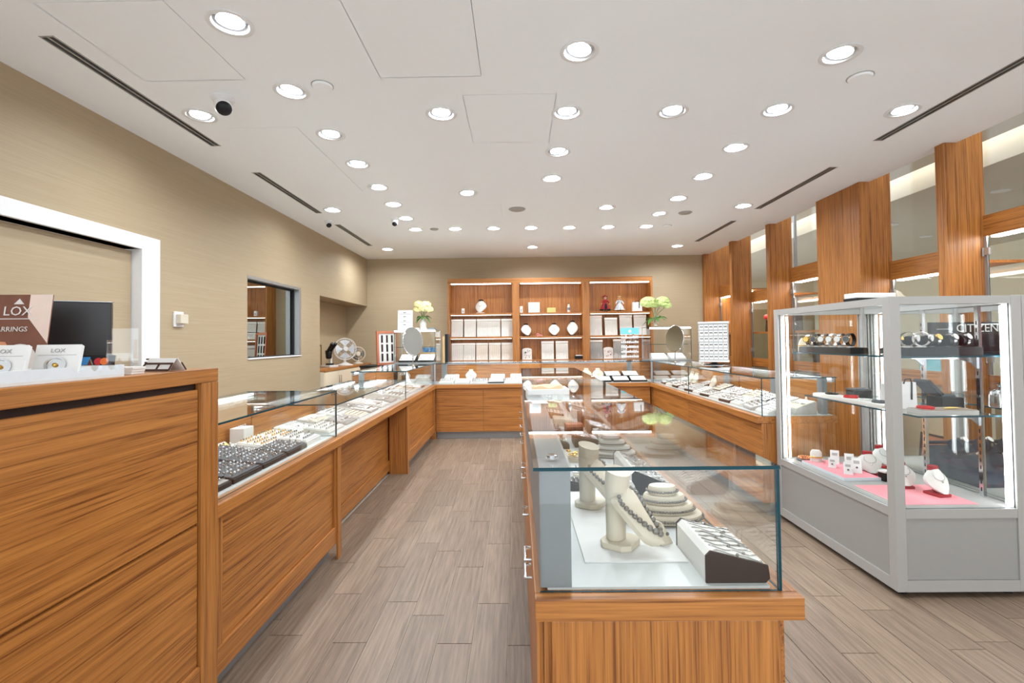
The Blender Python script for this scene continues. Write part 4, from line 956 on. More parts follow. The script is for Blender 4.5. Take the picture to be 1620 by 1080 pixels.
for px, lab in ((833, 'white rounded-top earring plaque on the centre bottom shelf'), (961.5, 'white rounded-top earring plaque on the right bay bottom shelf')):
    t = thing('earring_plaque', (sx(px), SYI, S3), lab, 'display panel', 0, 'rounded earring plaques')
    arc = [(0.08 * math.cos(a * PI / 10), 0.165 + 0.03 * math.sin(a * PI / 10)) for a in range(11)]
    MB().prism([(-0.08, 0), (0.08, 0)] + arc, 1, 0, 0.012).xf(Matrix.Rotation(-0.1, 4, 'X')).build('plaque', LEATH, t)
    q = MB(); rr = random.Random(lab)
    for k in range(16): q.ball((rr.uniform(-0.06, 0.06), -0.003, rr.uniform(0.03, 0.16)), 0.006, 6, 4)
    q.xf(Matrix.Rotation(-0.1, 4, 'X')).build('earrings', [DKGREY if px < 900 else RED], t)['kind'] = 'stuff'
    MB().prism([(0.013, 0.1), (0.06, 0.0), (0.05, 0.0), (0.013, 0.07)], 0, -0.01, 0.01).build('easel', GREYF, t)
for px, rz, lab in ((832, 0.4, 'white necklace bust at the left of centre middle shelf'), (876, 0.05, 'white necklace bust in the middle of centre middle shelf'), (905, -0.35, 'taller white necklace bust at the right of centre middle shelf')):
    necklace_bust(lab, (sx(px), SYI - 0.02, S2), rz, 0.20 if px < 900 else 0.24, 0.09, LEATH, BLACK, BLACK, group='busts on the wall shelves')
necklace_bust('white necklace bust alone on the left bay top shelf', (sx(761), SYI - 0.02, S1), -0.4, 0.22, 0.10, LEATH, BLACK, LEATH, group='busts on the wall shelves')
for px, h, lab in ((733, 0.085, 'small white card box on the left bay top shelf'), (824.5, 0.11, 'small white card box at the left of centre top shelf')):
    t = thing('card_box', (sx(px), SYI - 0.03, S1), lab, 'box', 0.1)
    MB().box(-0.024, -0.02, 0, 0.024, 0.02, h).build('box', PAPER, t, bevel=0.002); MB().box(-0.012, -0.0207, 0.02, 0.012, -0.0203, h * 0.6).build('print', GREYF, t)
t = thing('framed_print', (sx(845), SYI - 0.01, S1), 'white square framed print with round emblem on centre top shelf', 'picture', 0.05)
R = Matrix.Rotation(-0.15, 4, 'X')
MB().box(-0.095, 0, 0, 0.095, 0.012, 0.18).xf(R).build('frame', PAPER, t, bevel=0.003)
MB().cyl((0, -0.0015, 0.09), 0.055, 0.001, 24, 1).xf(R).build('emblem', plain('pale_blue_print', (204, 214, 216), 0.6), t)
MB().prism([(0.014, 0.1), (0.07, 0.0), (0.06, 0.0), (0.014, 0.06)], 0, -0.01, 0.01).build('easel', GREYF, t)
t = thing('gift_card_box', (sx(872), SYI - 0.03, S1), 'small pale green box on the centre top shelf', 'box')
MB().box(-0.068, -0.025, 0, 0.068, 0.025, 0.078).build('box', plain('pale_green_card', (208, 200, 130), 0.6), t, bevel=0.002)
q = MB()
for k in range(3): q.box(-0.06, -0.0262, 0.016 + 0.02 * k, 0.06, -0.0255, 0.024 + 0.02 * k)
q.build('print', plain('green_print', (170, 170, 96), 0.6), t)
t = thing('bottle_tag', (sx(899.5), SYI - 0.03, S1), 'slim white bottle-shaped stand on the centre top shelf', 'bottle')
MB().lathe([(0.022, 0), (0.024, 0.01), (0.024, 0.09), (0.014, 0.125), (0.012, 0.135)], 14).build('bottle', LEATH, t, smooth=True)
MB().lathe([(0.004, 0.135), (0.004, 0.165), (0.001, 0.166)], 8).build('stopper', DKGREY, t)
MB().lathe([(0.0243, 0.035), (0.0243, 0.08)], 14, caps=False).build('label', plain('blue_grey_label', (120, 130, 150), 0.6), t)
t = thing('display_stick', (sx(912), SYI - 0.02, S1), 'thin dark rod lying on the centre top shelf', 'rod')
MB().cyl((-0.09, 0, 0.006), 0.006, 0.18, 8, 0).build('rod', DKWOOD, t); MB().ball((0.095, 0, 0.0075), 0.0073, 8, 6).build('tip', DKWOOD, t)
t = thing('pink_key_charm', (sx(853), SYI - 0.06, S2), 'small pink key-shaped trinket on the centre middle shelf', 'trinket', 0.3)
MB().ring((-0.03, 0, 0.024), 0.02, 0.005, 14, 6, Matrix.Rotation(PI / 2 - 0.4, 3, 'X')).build('bow', PINK, t, smooth=True)
MB().tube([(-0.012, 0, 0.018), (0.05, 0, 0.008)], 0.006, 6).build('shank', PINK, t)
t = thing('black_ring_box', (sx(914.5), SYI - 0.03, S3), 'black jewelry box with white lid on centre bottom shelf', 'box')
MB().box(-0.065, -0.04, 0, 0.065, 0.04, 0.055).build('box', BLACK, t, bevel=0.003); MB().box(-0.055, -0.035, 0.0555, 0.055, 0.035, 0.068).build('lid', PAPER, t, bevel=0.003)
def doll(label, px, dress, trim, hair, hat, s=1.0):
    t = thing('collector_doll', (sx(px), SYI - 0.03, S1), label, 'doll', 0, 'dolls on the top shelf')
    t.scale = (s, s, s)
    MB().lathe([(0.075, 0.03), (0.08, 0.035), (0.072, 0.07), (0.045, 0.12), (0.022, 0.142), (0.03, 0.165), (0.028, 0.188), (0.010, 0.196)], 18, (0, 0, 0), 0, 1, 0.75).build('dress', dress, t, smooth=True)
    q = MB()
    for k in range(18):
        a = 2 * PI * k / 18; q.ball((0.078 * math.cos(a), 0.058 * math.sin(a), 0.034), 0.012, 6, 4)
    q.build('ruffle', trim, t, smooth=True)
    hd = MB().ball((0, 0, 0.222), 0.027, 12, 10, 0.9, 0.95, 1.08).ball((0, -0.026, 0.219), 0.004, 6, 4)
    hd.build('head', SKIN, t, smooth=True)
    e = MB()
    for x in (-0.009, 0.009): e.ball((x, -0.0235, 0.226), 0.0032, 6, 4)
    e.build('eyes', DARK, t); MB().ball((0, -0.0238, 0.21), 0.0035, 6, 4, 1.6, 0.5, 0.6).build('mouth', REDB, t)
    h = MB()
    for k in range(14):
        a = PI * k / 13; h.ball((0.026 * math.cos(a), 0.006 + 0.012 * math.sin(a), 0.215 + 0.006 * math.sin(3 * a)), 0.012, 6, 5)
    h.ball((0, 0.006, 0.234), 0.0275, 10, 6, 1, 1, 0.75); h.build('hair', hair, t, smooth=True)
    MB().lathe([(0.044, 0.240), (0.045, 0.244), (0.024, 0.246), (0.02, 0.262), (0.001, 0.265)], 16, (0, 0.004, 0)).build('hat', hat, t, smooth=True)
    for s2 in (-1, 1):
        a = MB().tube([(s2 * 0.026, 0, 0.182), (s2 * 0.052, -0.01, 0.155), (s2 * 0.062, -0.028, 0.13)], [0.013, 0.012, 0.009], 8); a.build('sleeve', dress, t, smooth=True)
        MB().ball((s2 * 0.064, -0.033, 0.124), 0.008, 8, 6).build('hand', SKIN, t, smooth=True)
        MB().tube([(s2 * 0.018, 0, 0.04), (s2 * 0.018, 0, 0.012)], 0.010, 8).build('leg', LEATH, t, smooth=True)
        MB().ball((s2 * 0.018, -0.008, 0.009), 0.0135, 8, 6, 0.9, 1.5, 0.66).build('shoe', DARK, t, smooth=True)
    MB().prism([(-0.02, 0.05), (0.02, 0.05), (0.016, 0.125), (-0.016, 0.125)], 1, -0.064, -0.05).build('apron', trim, t)
    return t
doll('doll in dark red dress and hat with black and white apron', 957, RED, BLACK, HAIRB, RED, 1.05)
doll('doll in pale blue dress with blond hair and straw hat', 979.5, DRESSW, PAPER, HAIRY, TAN, 1.0)
def gift_bag(label, loc, rz, w, h, d=0.05, ribbon=BLACK):
    t = thing('gift_bag', loc, label, 'gift bag', rz, 'white paper gift bags')
    MB().prism([(-w / 2, 0), (w / 2, 0), (w / 2 - 0.006, h), (-w / 2 + 0.006, h)], 1, -d / 2, d / 2).build('bag', PAPER, t)
    MB().tube([(-w * 0.22, -d / 2 - 0.002, h * 0.95), (-w * 0.16, -d / 2 - 0.006, h * 1.12), (w * 0.1, -d / 2 - 0.006, h * 1.14), (w * 0.22, -d / 2 - 0.002, h * 0.95)], 0.004, 6).build('handle', ribbon, t)
    MB().prism([(w * 0.14, h * 0.35), (w * 0.22, h * 0.33), (w * 0.24, h * 0.98), (w * 0.17, h * 0.99)], 1, -d / 2 - 0.004, -d / 2 - 0.001).build('ribbon_tail', ribbon, t)
    return t
gift_bag('white gift bag with black ribbon beside the dolls', (sx(1007), SYI - 0.03, S1), 0, 0.165, 0.155)

# ------------------------------------------------------------------ glass boxes on the counter corners
def counter_box(label, x0, x1, y0, y1, z1):
    t = thing('countertop_case', ((x0 + x1) / 2, (y0 + y1) / 2, ZG), label, 'glass case', 0, 'glass cases on the counter corners')
    z0 = ZG + 0.0005
    MB().box(x0, y0, z0, x1, y1, z0 + 0.012).build('base', ALU, t, world=True)
    q = 0.006
    MB().pane(x0, y0, z0 + 0.0125, x1, y0 + q, z1 - 0.0265).build('glass_front', [GL, GE], t, world=True)
    MB().pane(x0, y0 + q, z0 + 0.0125, x0 + q, y1, z1 - 0.0265).build('glass_side', [GL, GE], t, world=True)
    MB().pane(x1 - q, y0 + q, z0 + 0.0125, x1, y1, z1 - 0.0265).build('glass_side', [GL, GE], t, world=True)
    MB().pane(x0, y0, z1 - 0.007, x1, y1, z1).build('glass_top', [GL, GE], t, world=True)
    MB().box(x0 + 0.004, y0 + 0.004, z1 - 0.026, x1 - 0.004, y0 + 0.05, z1 - 0.0075).build('light_strip', LEDC, t, world=True)
    MB().pane(x0 + q + 0.001, y0 + 0.10, 1.20, x1 - q - 0.001, y1 - 0.01, 1.206).build('glass_shelf', [GL, GE], t, world=True)
    MB().box(x0, y1 - 0.012, z0 + 0.0125, x0 + 0.012, y1, z1 - 0.0075).build('rear_post', ALU, t, world=True)
    MB().box(x1 - 0.012, y1 - 0.012, z0 + 0.0125, x1, y1, z1 - 0.0075).build('rear_post', ALU, t, world=True)
    return t
BZ = 1.435
counter_box('clear lit glass case with trays on the left counter corner', -1.625, -1.08, 6.365, 6.80, BZ)
counter_box('clear lit glass case with white pads on the right counter corner', 1.75, 2.285, 6.365, 6.80, BZ)
zb = ZG + 0.0132
for x, lab in ((-1.475, 'white chain tray at the left in the left corner case'), (-1.22, 'white chain tray at the right in the left corner case')):
    pad_tray('chain_tray', lab, (x, 6.53, zb), 0, 0.225, 0.19, 0.02, 0.10, BLACK, LEATH, 'chains', 10, 3, SILVER, group='trays in the corner cases')
for x, lab in ((1.90, 'white pad at the left in the right corner case'), (2.14, 'white pad at the right in the right corner case')):
    pad_tray('chain_tray', lab, (x, 6.52, zb), 0, 0.2, 0.16, 0.02, 0.08, LEATH, LEATH, 'earrings', 5, 3, SILVER, group='trays in the corner cases')
t = thing('blue_card_stand', (-1.21, 6.72, zb), 'wooden stand with deep blue card in the left corner case', 'stand')
MB().box(-0.10, -0.03, 0, 0.10, 0.03, 0.125).build('block', TAN, t); MB().box(-0.10, -0.02, 0.1255, 0.10, 0.0, 0.19).build('card', BLUE, t)
q = MB()
for k in range(5): q.box(-0.02 + 0.01 * (k % 2), -0.0215, 0.137 + 0.01 * k, 0.0 + 0.01 * (k % 2), -0.0205, 0.14 + 0.01 * k)
q.build('print', PAPER, t)
t = thing('pendulum_display', (2.20, 6.70, zb), 'thin clear earring tree in the right corner case', 'earring stand')
MB().cyl((0, 0, 0), 0.03, 0.006, 16).build('base', CGL, t); MB().cyl((0, 0, 0.0062), 0.004, 0.17, 8).build('stem', CHROME, t)
# on top of the left box
zt = BZ + 0.0005
t = thing('price_sign', (pyy(642, 505, 6.52).x - 0.005, 6.50, zt), 'white leaflet stand with printed rows on the left corner case', 'sign', 0.1)
R = Matrix.Rotation(-0.14, 4, 'X')
MB().box(-0.098, 0, 0, 0.098, 0.006, 0.27).xf(R).build('sheet', PAPER, t)
for k in range(4):
    MB().box(-0.08, -0.0014, 0.05 + 0.055 * k, 0.08, -0.0004, 0.056 + 0.055 * k).box(-0.03, -0.0014, 0.066 + 0.055 * k, 0.01, -0.0004, 0.078 + 0.055 * k).xf(R).build('print_line', DKGREY, t)
MB().box(-0.1, -0.02, 0, 0.1, 0.06, 0.004).xf(Matrix.Translation((0, 0, 0.0))).build('foot', CGL, t)
def hydrangea(label, x, y, z, pet, heads, vase, leaves, seed):
    rr = random.Random(seed)
    t = thing('flower_vase', (x, y, z), label, 'vase of flowers', 0, 'hydrangea vases')
    if vase == 'white': MB().lathe([(0.035, 0), (0.042, 0.03), (0.045, 0.08), (0.03, 0.14), (0.022, 0.165), (0.026, 0.175)], 18).build('vase', LEATH, t, smooth=True)
    else: MB().lathe([(0.04, 0), (0.048, 0.02), (0.05, 0.06), (0.035, 0.10), (0.04, 0.115), (0.037, 0.115), (0.032, 0.10), (0.046, 0.06), (0.03, 0.005)], 18).build('vase', CGL, t, smooth=True)
    hv = 0.16 if vase == 'white' else 0.09
    heads = [(a * 1.1, b, c, d * 1.22) for a, b, c, d in heads]
    for (dx, dy, dz, r) in heads:
        MB().tube([(0, 0, hv * 0.6), (dx * 0.3, dy * 0.3, hv + (dz - hv) * 0.5), (dx, dy, dz)], 0.004, 5).build('stem', LEAF, t)
        q = MB()
        for k in range(130):
            u = rr.uniform(-0.55, 1); a = rr.uniform(0, 2 * PI); s = math.sqrt(1 - u * u)
            n = Vector((s * math.cos(a), s * math.sin(a), u)); c = Vector((dx, dy, dz)) + Vector((n.x * r, n.y * r, n.z * r * 0.75))
            tx = n.orthogonal().normalized(); ty = n.cross(tx); an = rr.uniform(0, PI)
            for m in range(4):
                p = an + m * PI / 2; d1 = tx * math.cos(p) + ty * math.sin(p); d2 = tx * math.cos(p + 0.75) + ty * math.sin(p + 0.75); d3 = tx * math.cos(p - 0.75) + ty * math.sin(p - 0.75)
                L = r * 0.2
                q.add([c, c + d3 * L * 0.7 + n * L * 0.15, c + d1 * L + n * L * 0.3, c + d2 * L * 0.7 + n * L * 0.15], [(0, 1, 2, 3)])
        q.ball((dx, dy, dz), r * 0.9, 10, 6, 1, 1, 0.7)
        b = q.build('bloom', pet, t); b['kind'] = 'stuff'
    for (a, el, L) in leaves:
        def lf(u, v):
            w = 0.032 * math.sin(PI * min(0.999, u) ** 0.8) * (v - 0.5) * 2
            rad = 0.02 + L * u; zz = hv + 0.02 + L * el * u - 0.6 * L * u * u
            return (rad * math.cos(a) - w * math.sin(a), rad * math.sin(a) + w * math.cos(a), zz + 0.4 * abs(w))
        MB().grid(lf, 8, 2, (0, 0, -0.0015)).build('leaf', LEAF, t, smooth=True)
    return t
hydrangea('white vase of cream hydrangeas on the left corner case', pyy(665, 515, 6.58).x + 0.035, 6.60, zt, PETAL, [(0.015, 0, 0.31, 0.075), (-0.07, 0.01, 0.28, 0.045), (0.07, 0.0, 0.28, 0.05), (-0.05, -0.02, 0.35, 0.05), (0.03, 0.03, 0.34, 0.06)], 'white', [(0.2, 0.3, 0.10), (2.6, 0.2, 0.10), (3.6, -0.3, 0.09), (-0.4, -0.4, 0.10), (-1.5, 0.0, 0.08), (-2.4, -0.5, 0.09)], 3)
hydrangea('clear vase of pale green hydrangeas on the right corner case', pyy(1036, 515, 6.56).x, 6.56, zt, PETALG, [(-0.075, 0, 0.33, 0.085), (0.10, 0.0, 0.34, 0.075), (0.03, 0.06, 0.31, 0.06), (0.15, -0.01, 0.29, 0.05)], 'clear', [(0.1, 0.6, 0.16), (3.0, -0.1, 0.16), (-0.9, 0.4, 0.15), (-1.6, 0.3, 0.18), (3.9, 0.0, 0.16), (2.2, 0.5, 0.14), (0.8, 0.8, 0.15)], 4)
for k, (x, y, w_, m, lab) in enumerate([(-1.36, 6.45, 0.10, PAPER, 'white card box lying on the left corner case front'), (-1.14, 6.44, 0.09, DKGREY, 'dark grey card box lying on the left corner case'), (-1.245, 6.44, 0.08, LEATH, 'cream card box lying between two others on the left case')]):
    t = thing('card_box', (x, y, zt), lab, 'box', 0.05 * k)
    MB().box(-w_ / 2, -0.03, 0, w_ / 2, 0.03, 0.014).build('box', m, t, bevel=0.002); MB().box(-w_ / 2 - 0.001, -0.031, 0.0142, w_ / 2 + 0.001, 0.031, 0.022).build('lid', m, t, bevel=0.002)
# mirrors on the counters
def oval_mirror(label, x, y, tilt, rz, r=0.13, back=False):
    t = thing('counter_mirror', (x, y, ZG + 0.0004), label, 'mirror', rz, 'oval mirrors on the counters')
    MB().lathe([(0.062, 0), (0.062, 0.004), (0.02, 0.012), (0.007, 0.016)], 20).build('base', CHROME, t, smooth=True)
    MB().cyl((0, 0, 0.0162), 0.006, 0.085, 10).build('stem', CHROME, t)
    R = Matrix.Translation((0, 0, 0.29)) @ Matrix.Rotation(tilt, 4, 'X')
    MB().lathe([(1.0, -0.006), (1.03, -0.004), (1.03, 0.004), (1.0, 0.006)], 36, (0, 0, 0), 0, r, r * 1.42).xf(Matrix.Rotation(PI / 2, 4, 'X')).xf(R).build('frame', CHROME if not back else ALU, t, smooth=True)
    MB().lathe([(0.985, 0.0062), (0.985, 0.0068)], 36, (0, 0, 0), 0, r, r * 1.42).xf(Matrix.Rotation(PI / 2, 4, 'X')).xf(R).build('mirror_glass', MIRROR, t)
    MB().tube([(0, 0.002, 0.10), (0, 0.02, 0.14), (0, 0.016, 0.27)], 0.005, 6).build('yoke', CHROME, t)
    return t
oval_mirror('oval chrome table mirror tilted on the left counter corner', -1.285, 5.95, -0.25, 0.5, 0.125)
oval_mirror('oval chrome table mirror tilted on the right counter corner', 1.975, 6.08, -0.12, -0.75, 0.115)
# racks
t = thing('earring_rack', (pyy(997, 560, 6.60).x, 6.60, ZG + 0.0005), 'clear acrylic earring rack with aqua header on the back counter', 'earring rack')
MB().box(-0.125, 0.0, 0, 0.125, 0.006, 0.41).build('back_plate', CGL, t); MB().box(-0.13, -0.04, 0, 0.13, 0.05, 0.004).xf(Matrix.Translation((0, 0, -0.0002))).build('foot', CGL, t)
MB().box(-0.125, -0.003, 0.355, 0.125, -0.0005, 0.44).build('header_card', TEALB, t); MB().cyl((0, -0.0045, 0.395), 0.02, 0.001, 16, 1).build('header_mark', PAPER, t)
for k in range(5):
    MB().box(-0.125, -0.03, 0.035 + 0.065 * k, 0.125, -0.001, 0.038 + 0.065 * k).build('ledge', CGL, t)
    q = MB(); rr = random.Random(k)
    for m in range(9): q.box(-0.12 + 0.0265 * m, -0.008, 0.0385 + 0.065 * k, -0.12 + 0.0265 * m + 0.02, -0.005, 0.0385 + 0.065 * k + rr.uniform(0.02, 0.035))
    q.build('earring_cards', PAPER, t)['kind'] = 'stuff'
t = thing('earring_spinner', (2.14, 5.28, ZG + 0.0005), 'white rotating earring card tower with round black base on right counter', 'earring rack', -0.45)
MB().lathe([(0.10, 0), (0.10, 0.008), (0.03, 0.014), (0.03, 0.03)], 24).build('turntable', BLACK, t, smooth=True)
MB().box(-0.15, -0.075, 0.031, 0.15, 0.075, 0.05).build('bottom_tray', PAPER, t, bevel=0.003); MB().box(-0.155, -0.08, 0.445, 0.155, 0.08, 0.465).build('top_plate', PAPER, t, bevel=0.004)
MB().box(-0.145, -0.07, 0.0505, 0.145, 0.07, 0.4445).build('core', plain('pale_core', (170, 174, 178), 0.5), t)
for sgn, ax in ((0, 0), (1, 1)):
    q = MB(); rr = random.Random(9 + sgn); m2 = []
    if sgn == 0:
        for i in range(6):
            for j in range(6):
                x0 = -0.138 + i * 0.047; z0 = 0.06 + j * 0.064
                c = MB().box(x0, -0.074, z0, x0 + 0.04, -0.0708, z0 + 0.052); c.build('earring_card', PAPER, t); q.ball((x0 + 0.012, -0.0755, z0 + 0.03), 0.0075, 5, 4); q.ball((x0 + 0.028, -0.0755, z0 + 0.03), 0.0075, 5, 4)
    else:
        for i in range(3):
            for j in range(6):
                y0 = -0.066 + i * 0.046; z0 = 0.06 + j * 0.064
                MB().box(-0.1485, y0, z0, -0.1455, y0 + 0.04, z0 + 0.052).build('earring_card', PAPER, t); q.ball((-0.15, y0 + 0.012, z0 + 0.03), 0.0075, 5, 4); q.ball((-0.15, y0 + 0.028, z0 + 0.03), 0.0075, 5, 4)
    q.build('earrings', DKGREY, t)['kind'] = 'stuff'
for xx in (-0.148, 0.148): MB().box(xx - 0.004, -0.079, 0.0505, xx + 0.004, -0.0755, 0.4445).build('corner_strip', CGL, t)
# stand with watch straps behind the left corner, tan and black stand beside the shelf
t = thing('side_cabinet', (-1.89, 6.62, 0), 'low dark cabinet behind the left counter corner', 'cabinet')
MB().box(-0.20, -0.2, 0.0, 0.20, 0.2, 0.94).build('body', DKWOOD, t); MB().box(-0.21, -0.21, 0.9405, 0.21, 0.21, 0.965).build('top', BLACK, t, bevel=0.002)
t = thing('strap_rack', (-1.76, 6.57, 0.9655), 'wooden framed rack of dark watch straps beside the left corner case', 'strap rack', 0.62)
R = Matrix.Rotation(-0.06, 4, 'X')
for a in ((-0.15, 0, -0.12, 0.46), (0.12, 0, 0.15, 0.46), (-0.1195, 0, 0.1195, 0.03), (-0.1195, 0.43, 0.1195, 0.46)):
    MB().box(a[0], -0.012, a[1], a[2], 0.02, a[3]).xf(R).build('frame_bar', REDWOOD, t)
MB().box(-0.1195, 0.005, 0.0305, 0.1195, 0.012, 0.4295).xf(R).build('backing', PANELF, t)
for i in range(3):
    for j in range(3):
        MB().box(-0.085 + 0.07 * i, -0.004, 0.055 + 0.125 * j, -0.062 + 0.07 * i, 0.0045, 0.155 + 0.125 * j).xf(R).build('strap', BROWN if (i + j) % 2 else BLACK, t)
t = thing('tan_display_stand', (-0.985, 6.72, ZG + 0.0005), 'tan board with black side panel beside the wall shelves', 'stand', 0)
MB().box(-0.035, -0.1, 0, -0.005, 0.1, 0.35).build('board', TAN, t); MB().box(-0.0045, -0.105, 0, 0.035, 0.105, 0.385).build('side_panel', BLACK, t)

# ------------------------------------------------------------------ on the tall desk
ZD = DT + 0.0004
t = thing('computer_monitor', (-1.535, 1.47, ZD), 'black computer monitor behind the brochures on the oak desk', 'monitor', 0.55)
MB().box(-0.27, 0, 0.012, 0.225, 0.028, 0.225).build('screen', SCREEN, t, bevel=0.003)
MB().box(-0.272, -0.002, 0.2255, 0.227, 0.03, 0.228).build('top_bezel', ALU, t)
MB().box(-0.05, 0.03, 0.0, 0.05, 0.10, 0.008).build('foot', BLACK, t); MB().box(-0.02, 0.0285, 0.0085, 0.02, 0.05, 0.15).build('stand', BLACK, t)
def brochure_card(label, loc, rz, w, h, tilt, big=False):
    t = thing('brochure' if big else 'earring_box_card', loc, label, 'brochure' if big else 'card', rz, 'earring advertising cards on the desk')
    R = Matrix.Rotation(-tilt, 4, 'X'); rot = (PI / 2 - tilt, 0, 0)
    def P(x, z): return tuple(R @ Vector((x, -0.0022, z)))
    if big:
        MB().box(-w / 2, 0, 0, w / 2, 0.003, h).xf(R).build('sheet', PHOTO, t)
        MB().prism([(-w / 2, 0.02), (w * 0.08, 0.02), (w * 0.14, h * 0.25), (w * 0.02, h * 0.42), (-w / 2, h * 0.46)], 1, -0.0008, -0.0002).xf(R).build('portrait_print', FLESH, t)
        MB().prism([(w * 0.24, h * 0.72), (w / 2, h * 0.4), (w / 2, h), (w * 0.24, h)], 1, -0.0008, -0.0002).xf(R).build('highlight_print', plain('pale_print', (232, 214, 204), 0.5), t)
        MB().cyl((w * 0.2, -0.0012, h * 0.2), w * 0.2, 0.0006, 24, 1).xf(R).build('round_print', PAPER, t)
        MB().ball((w * 0.2, -0.002, h * 0.2), w * 0.05, 8, 6).xf(R).build('earring_print', GOLD, t)
        text('title', 'LOX', h * 0.16, PAPER, t, P(w * 0.12, h * 0.79), rot); MB().box(-w * 0.12, -0.0012, h * 0.695, w * 0.34, -0.0004, h * 0.705).xf(R).build('subtitle_line', PAPER, t)
        text('headline', 'EARRINGS', h * 0.085, PAPER, t, P(w * 0.06, h * 0.57), rot)
        MB().prism([(w * 0.06, h * 0.88), (w * 0.18, h * 0.88), (w * 0.12, h * 0.95)], 1, -0.0012, -0.0004).xf(R).build('logo', PAPER, t)
    else:
        MB().box(-w / 2, 0, 0, w / 2, 0.014, h).xf(R).build('box', PAPER, t, bevel=0.001)
        MB().lathe([(w * 0.24, 0), (w * 0.24, 0.004), (w * 0.19, 0.004), (w * 0.18, 0.001)], 22).xf(Matrix.Rotation(PI / 2, 4, 'X')).xf(Matrix.Translation((0, -0.0005, h * 0.36))).xf(R).build('blister_ring', CHROME, t, smooth=True)
        MB().ball((0, -0.004, h * 0.36), w * 0.06, 8, 6).xf(R).build('earring', GOLD, t)
        text('title', 'LOX', h * 0.17, GREYF, t, P(0.0, h * 0.80), rot)
        MB().box(-w * 0.42, -0.0008, h * 0.67, w * 0.42, -0.0002, h * 0.68).xf(R).build('print_line', GREYF, t)
    return t
br = pyy(8, 545, 1.12)
brochure_card('tall brown earrings brochure standing at the picture edge', (-1.425, 1.315, ZD), 0.10, 0.225, 0.232, 0.14, True)
brochure_card('white earring card box, left of the pair in the desk tray', (-1.178, 1.085, ZD + 0.0075), 0.35, 0.085, 0.085, 0.35)
brochure_card('white earring card box, right of the pair in the desk tray', (-1.128, 1.165, ZD + 0.0075), 0.35, 0.09, 0.085, 0.35)
t = thing('desk_tray', (-1.125, 1.06, ZD), 'long white plastic tray with scooped edge on the oak desk', 'tray', 0)
MB().box(-0.075, -0.28, 0, 0.065, 0.235, 0.006).build('floor_plate', PAPER, t)
def scoop():
    pts = [(-0.28, 0.0062), (0.235, 0.0062), (0.235, 0.032)]
    for c in (0.20, 0.15, 0.10):
        pts += [(c + 0.017 * math.cos(PI * k / 6), 0.032 - 0.014 * math.sin(PI * k / 6)) for k in range(7)]
    return pts + [(-0.28, 0.032)]
MB().prism(scoop(), 0, 0.055, 0.065).build('front_wall', plain('translucent_white', (222, 230, 236), 0.3), t)
MB().box(-0.075, -0.28, 0.0062, -0.069, 0.235, 0.03).build('rear_wall', PAPER, t)
MB().box(-0.0688, 0.229, 0.0062, 0.0548, 0.235, 0.03).build('end_wall', PAPER, t)
t = thing('card_reader_display', (-1.285, 1.44, ZD), 'small blue and orange payment card sign beside the monitor', 'sign', 0.2)
R = Matrix.Rotation(-0.2, 4, 'X')
MB().box(-0.06, 0, 0, 0.06, 0.008, 0.055).xf(R).build('panel', BLACK, t); MB().box(-0.05, -0.001, 0.01, -0.002, -0.0003, 0.05).xf(R).build('blue_card', plain('payment_blue', (60, 150, 220), 0.4), t)
MB().cyl((0.02, -0.001, 0.036), 0.011, 0.0006, 16, 1).xf(R).build('red_disc', REDB, t); MB().cyl((0.036, -0.0016, 0.036), 0.011, 0.0005, 16, 1).xf(R).build('orange_disc', ORANGE, t)
t = thing('leaflet_holder', (-1.205, 1.475, ZD), 'empty clear acrylic leaflet holder on the oak desk', 'leaflet holder', 0.25)
MB().box(-0.035, 0, 0, 0.035, 0.003, 0.135).build('back', CGL, t); MB().box(-0.035, -0.03, 0, 0.035, -0.0275, 0.06).build('front', CGL, t); MB().box(-0.035, -0.0272, 0, 0.035, -0.0002, 0.003).build('floor_plate', CGL, t)
for s in (-1, 1): MB().box(s * 0.032, -0.0272, 0.0032, s * 0.035, -0.0002, 0.10).build('side', CGL, t)
def tent(label, loc, rz, s, open_end):
    t = thing('card_holder', loc, label, 'card holder', rz, 'house-shaped card holders on the desk'); t.scale = (s, s, s)
    for sg in (-1, 1):
        R = Matrix.Translation((0, sg * 0.0385, 0)) @ Matrix.Rotation(sg * 0.62, 4, 'X')
        for z in (0.004, 0.03): MB().box(-0.055, -0.0015, z, 0.055, 0.0015, z + 0.006).xf(R).build('rail', DKWOOD, t)
        for x in (-0.055, 0.0, 0.05): MB().box(x, -0.0015, 0.0102, x + 0.005, 0.0015, 0.0298).xf(R).build('strut', DKWOOD, t)
        MB().box(-0.052, sg * -0.0045, 0.004, 0.052, sg * -0.0018, 0.056).xf(R).build('card', PAPER, t)
    for k in range(4): MB().box(-0.058, -0.03 + 0.006 * k, 0.006 + 0.011 * k, -0.055, 0.03 - 0.006 * k, 0.011 + 0.011 * k).build('end_slat', DKWOOD, t)
    return t
tent('dark wood house-shaped holder of white cards at the desk end', (-1.118, 1.52, ZD), -0.15, 0.92, 1)
t = thing('business_cards', (-1.15, 1.395, ZD), 'stack of white business cards behind the white tray', 'cards', 0.1)
for k in range(3): MB().box(-0.045 + 0.002 * k, -0.028, 0.007 * k, 0.045 + 0.002 * k, 0.028, 0.007 * k + 0.0065).build('card_stack', PAPER, t)
t = thing('star_ornament', (-1.215, 1.365, ZD), 'small dark red star ornament beside the payment sign', 'ornament', 0.15)
st = [((0.024 if k % 2 == 0 else 0.010) * math.sin(k * PI / 5), 0.021 + (0.024 if k % 2 == 0 else 0.010) * math.cos(k * PI / 5)) for k in range(10)]
MB().prism(st, 1, -0.003, 0.003).build('star', DKWOOD, t); MB().prism([(x * 0.55, 0.021 + (z - 0.021) * 0.55) for x, z in st], 1, -0.0042, -0.0031).build('inset', RED, t)

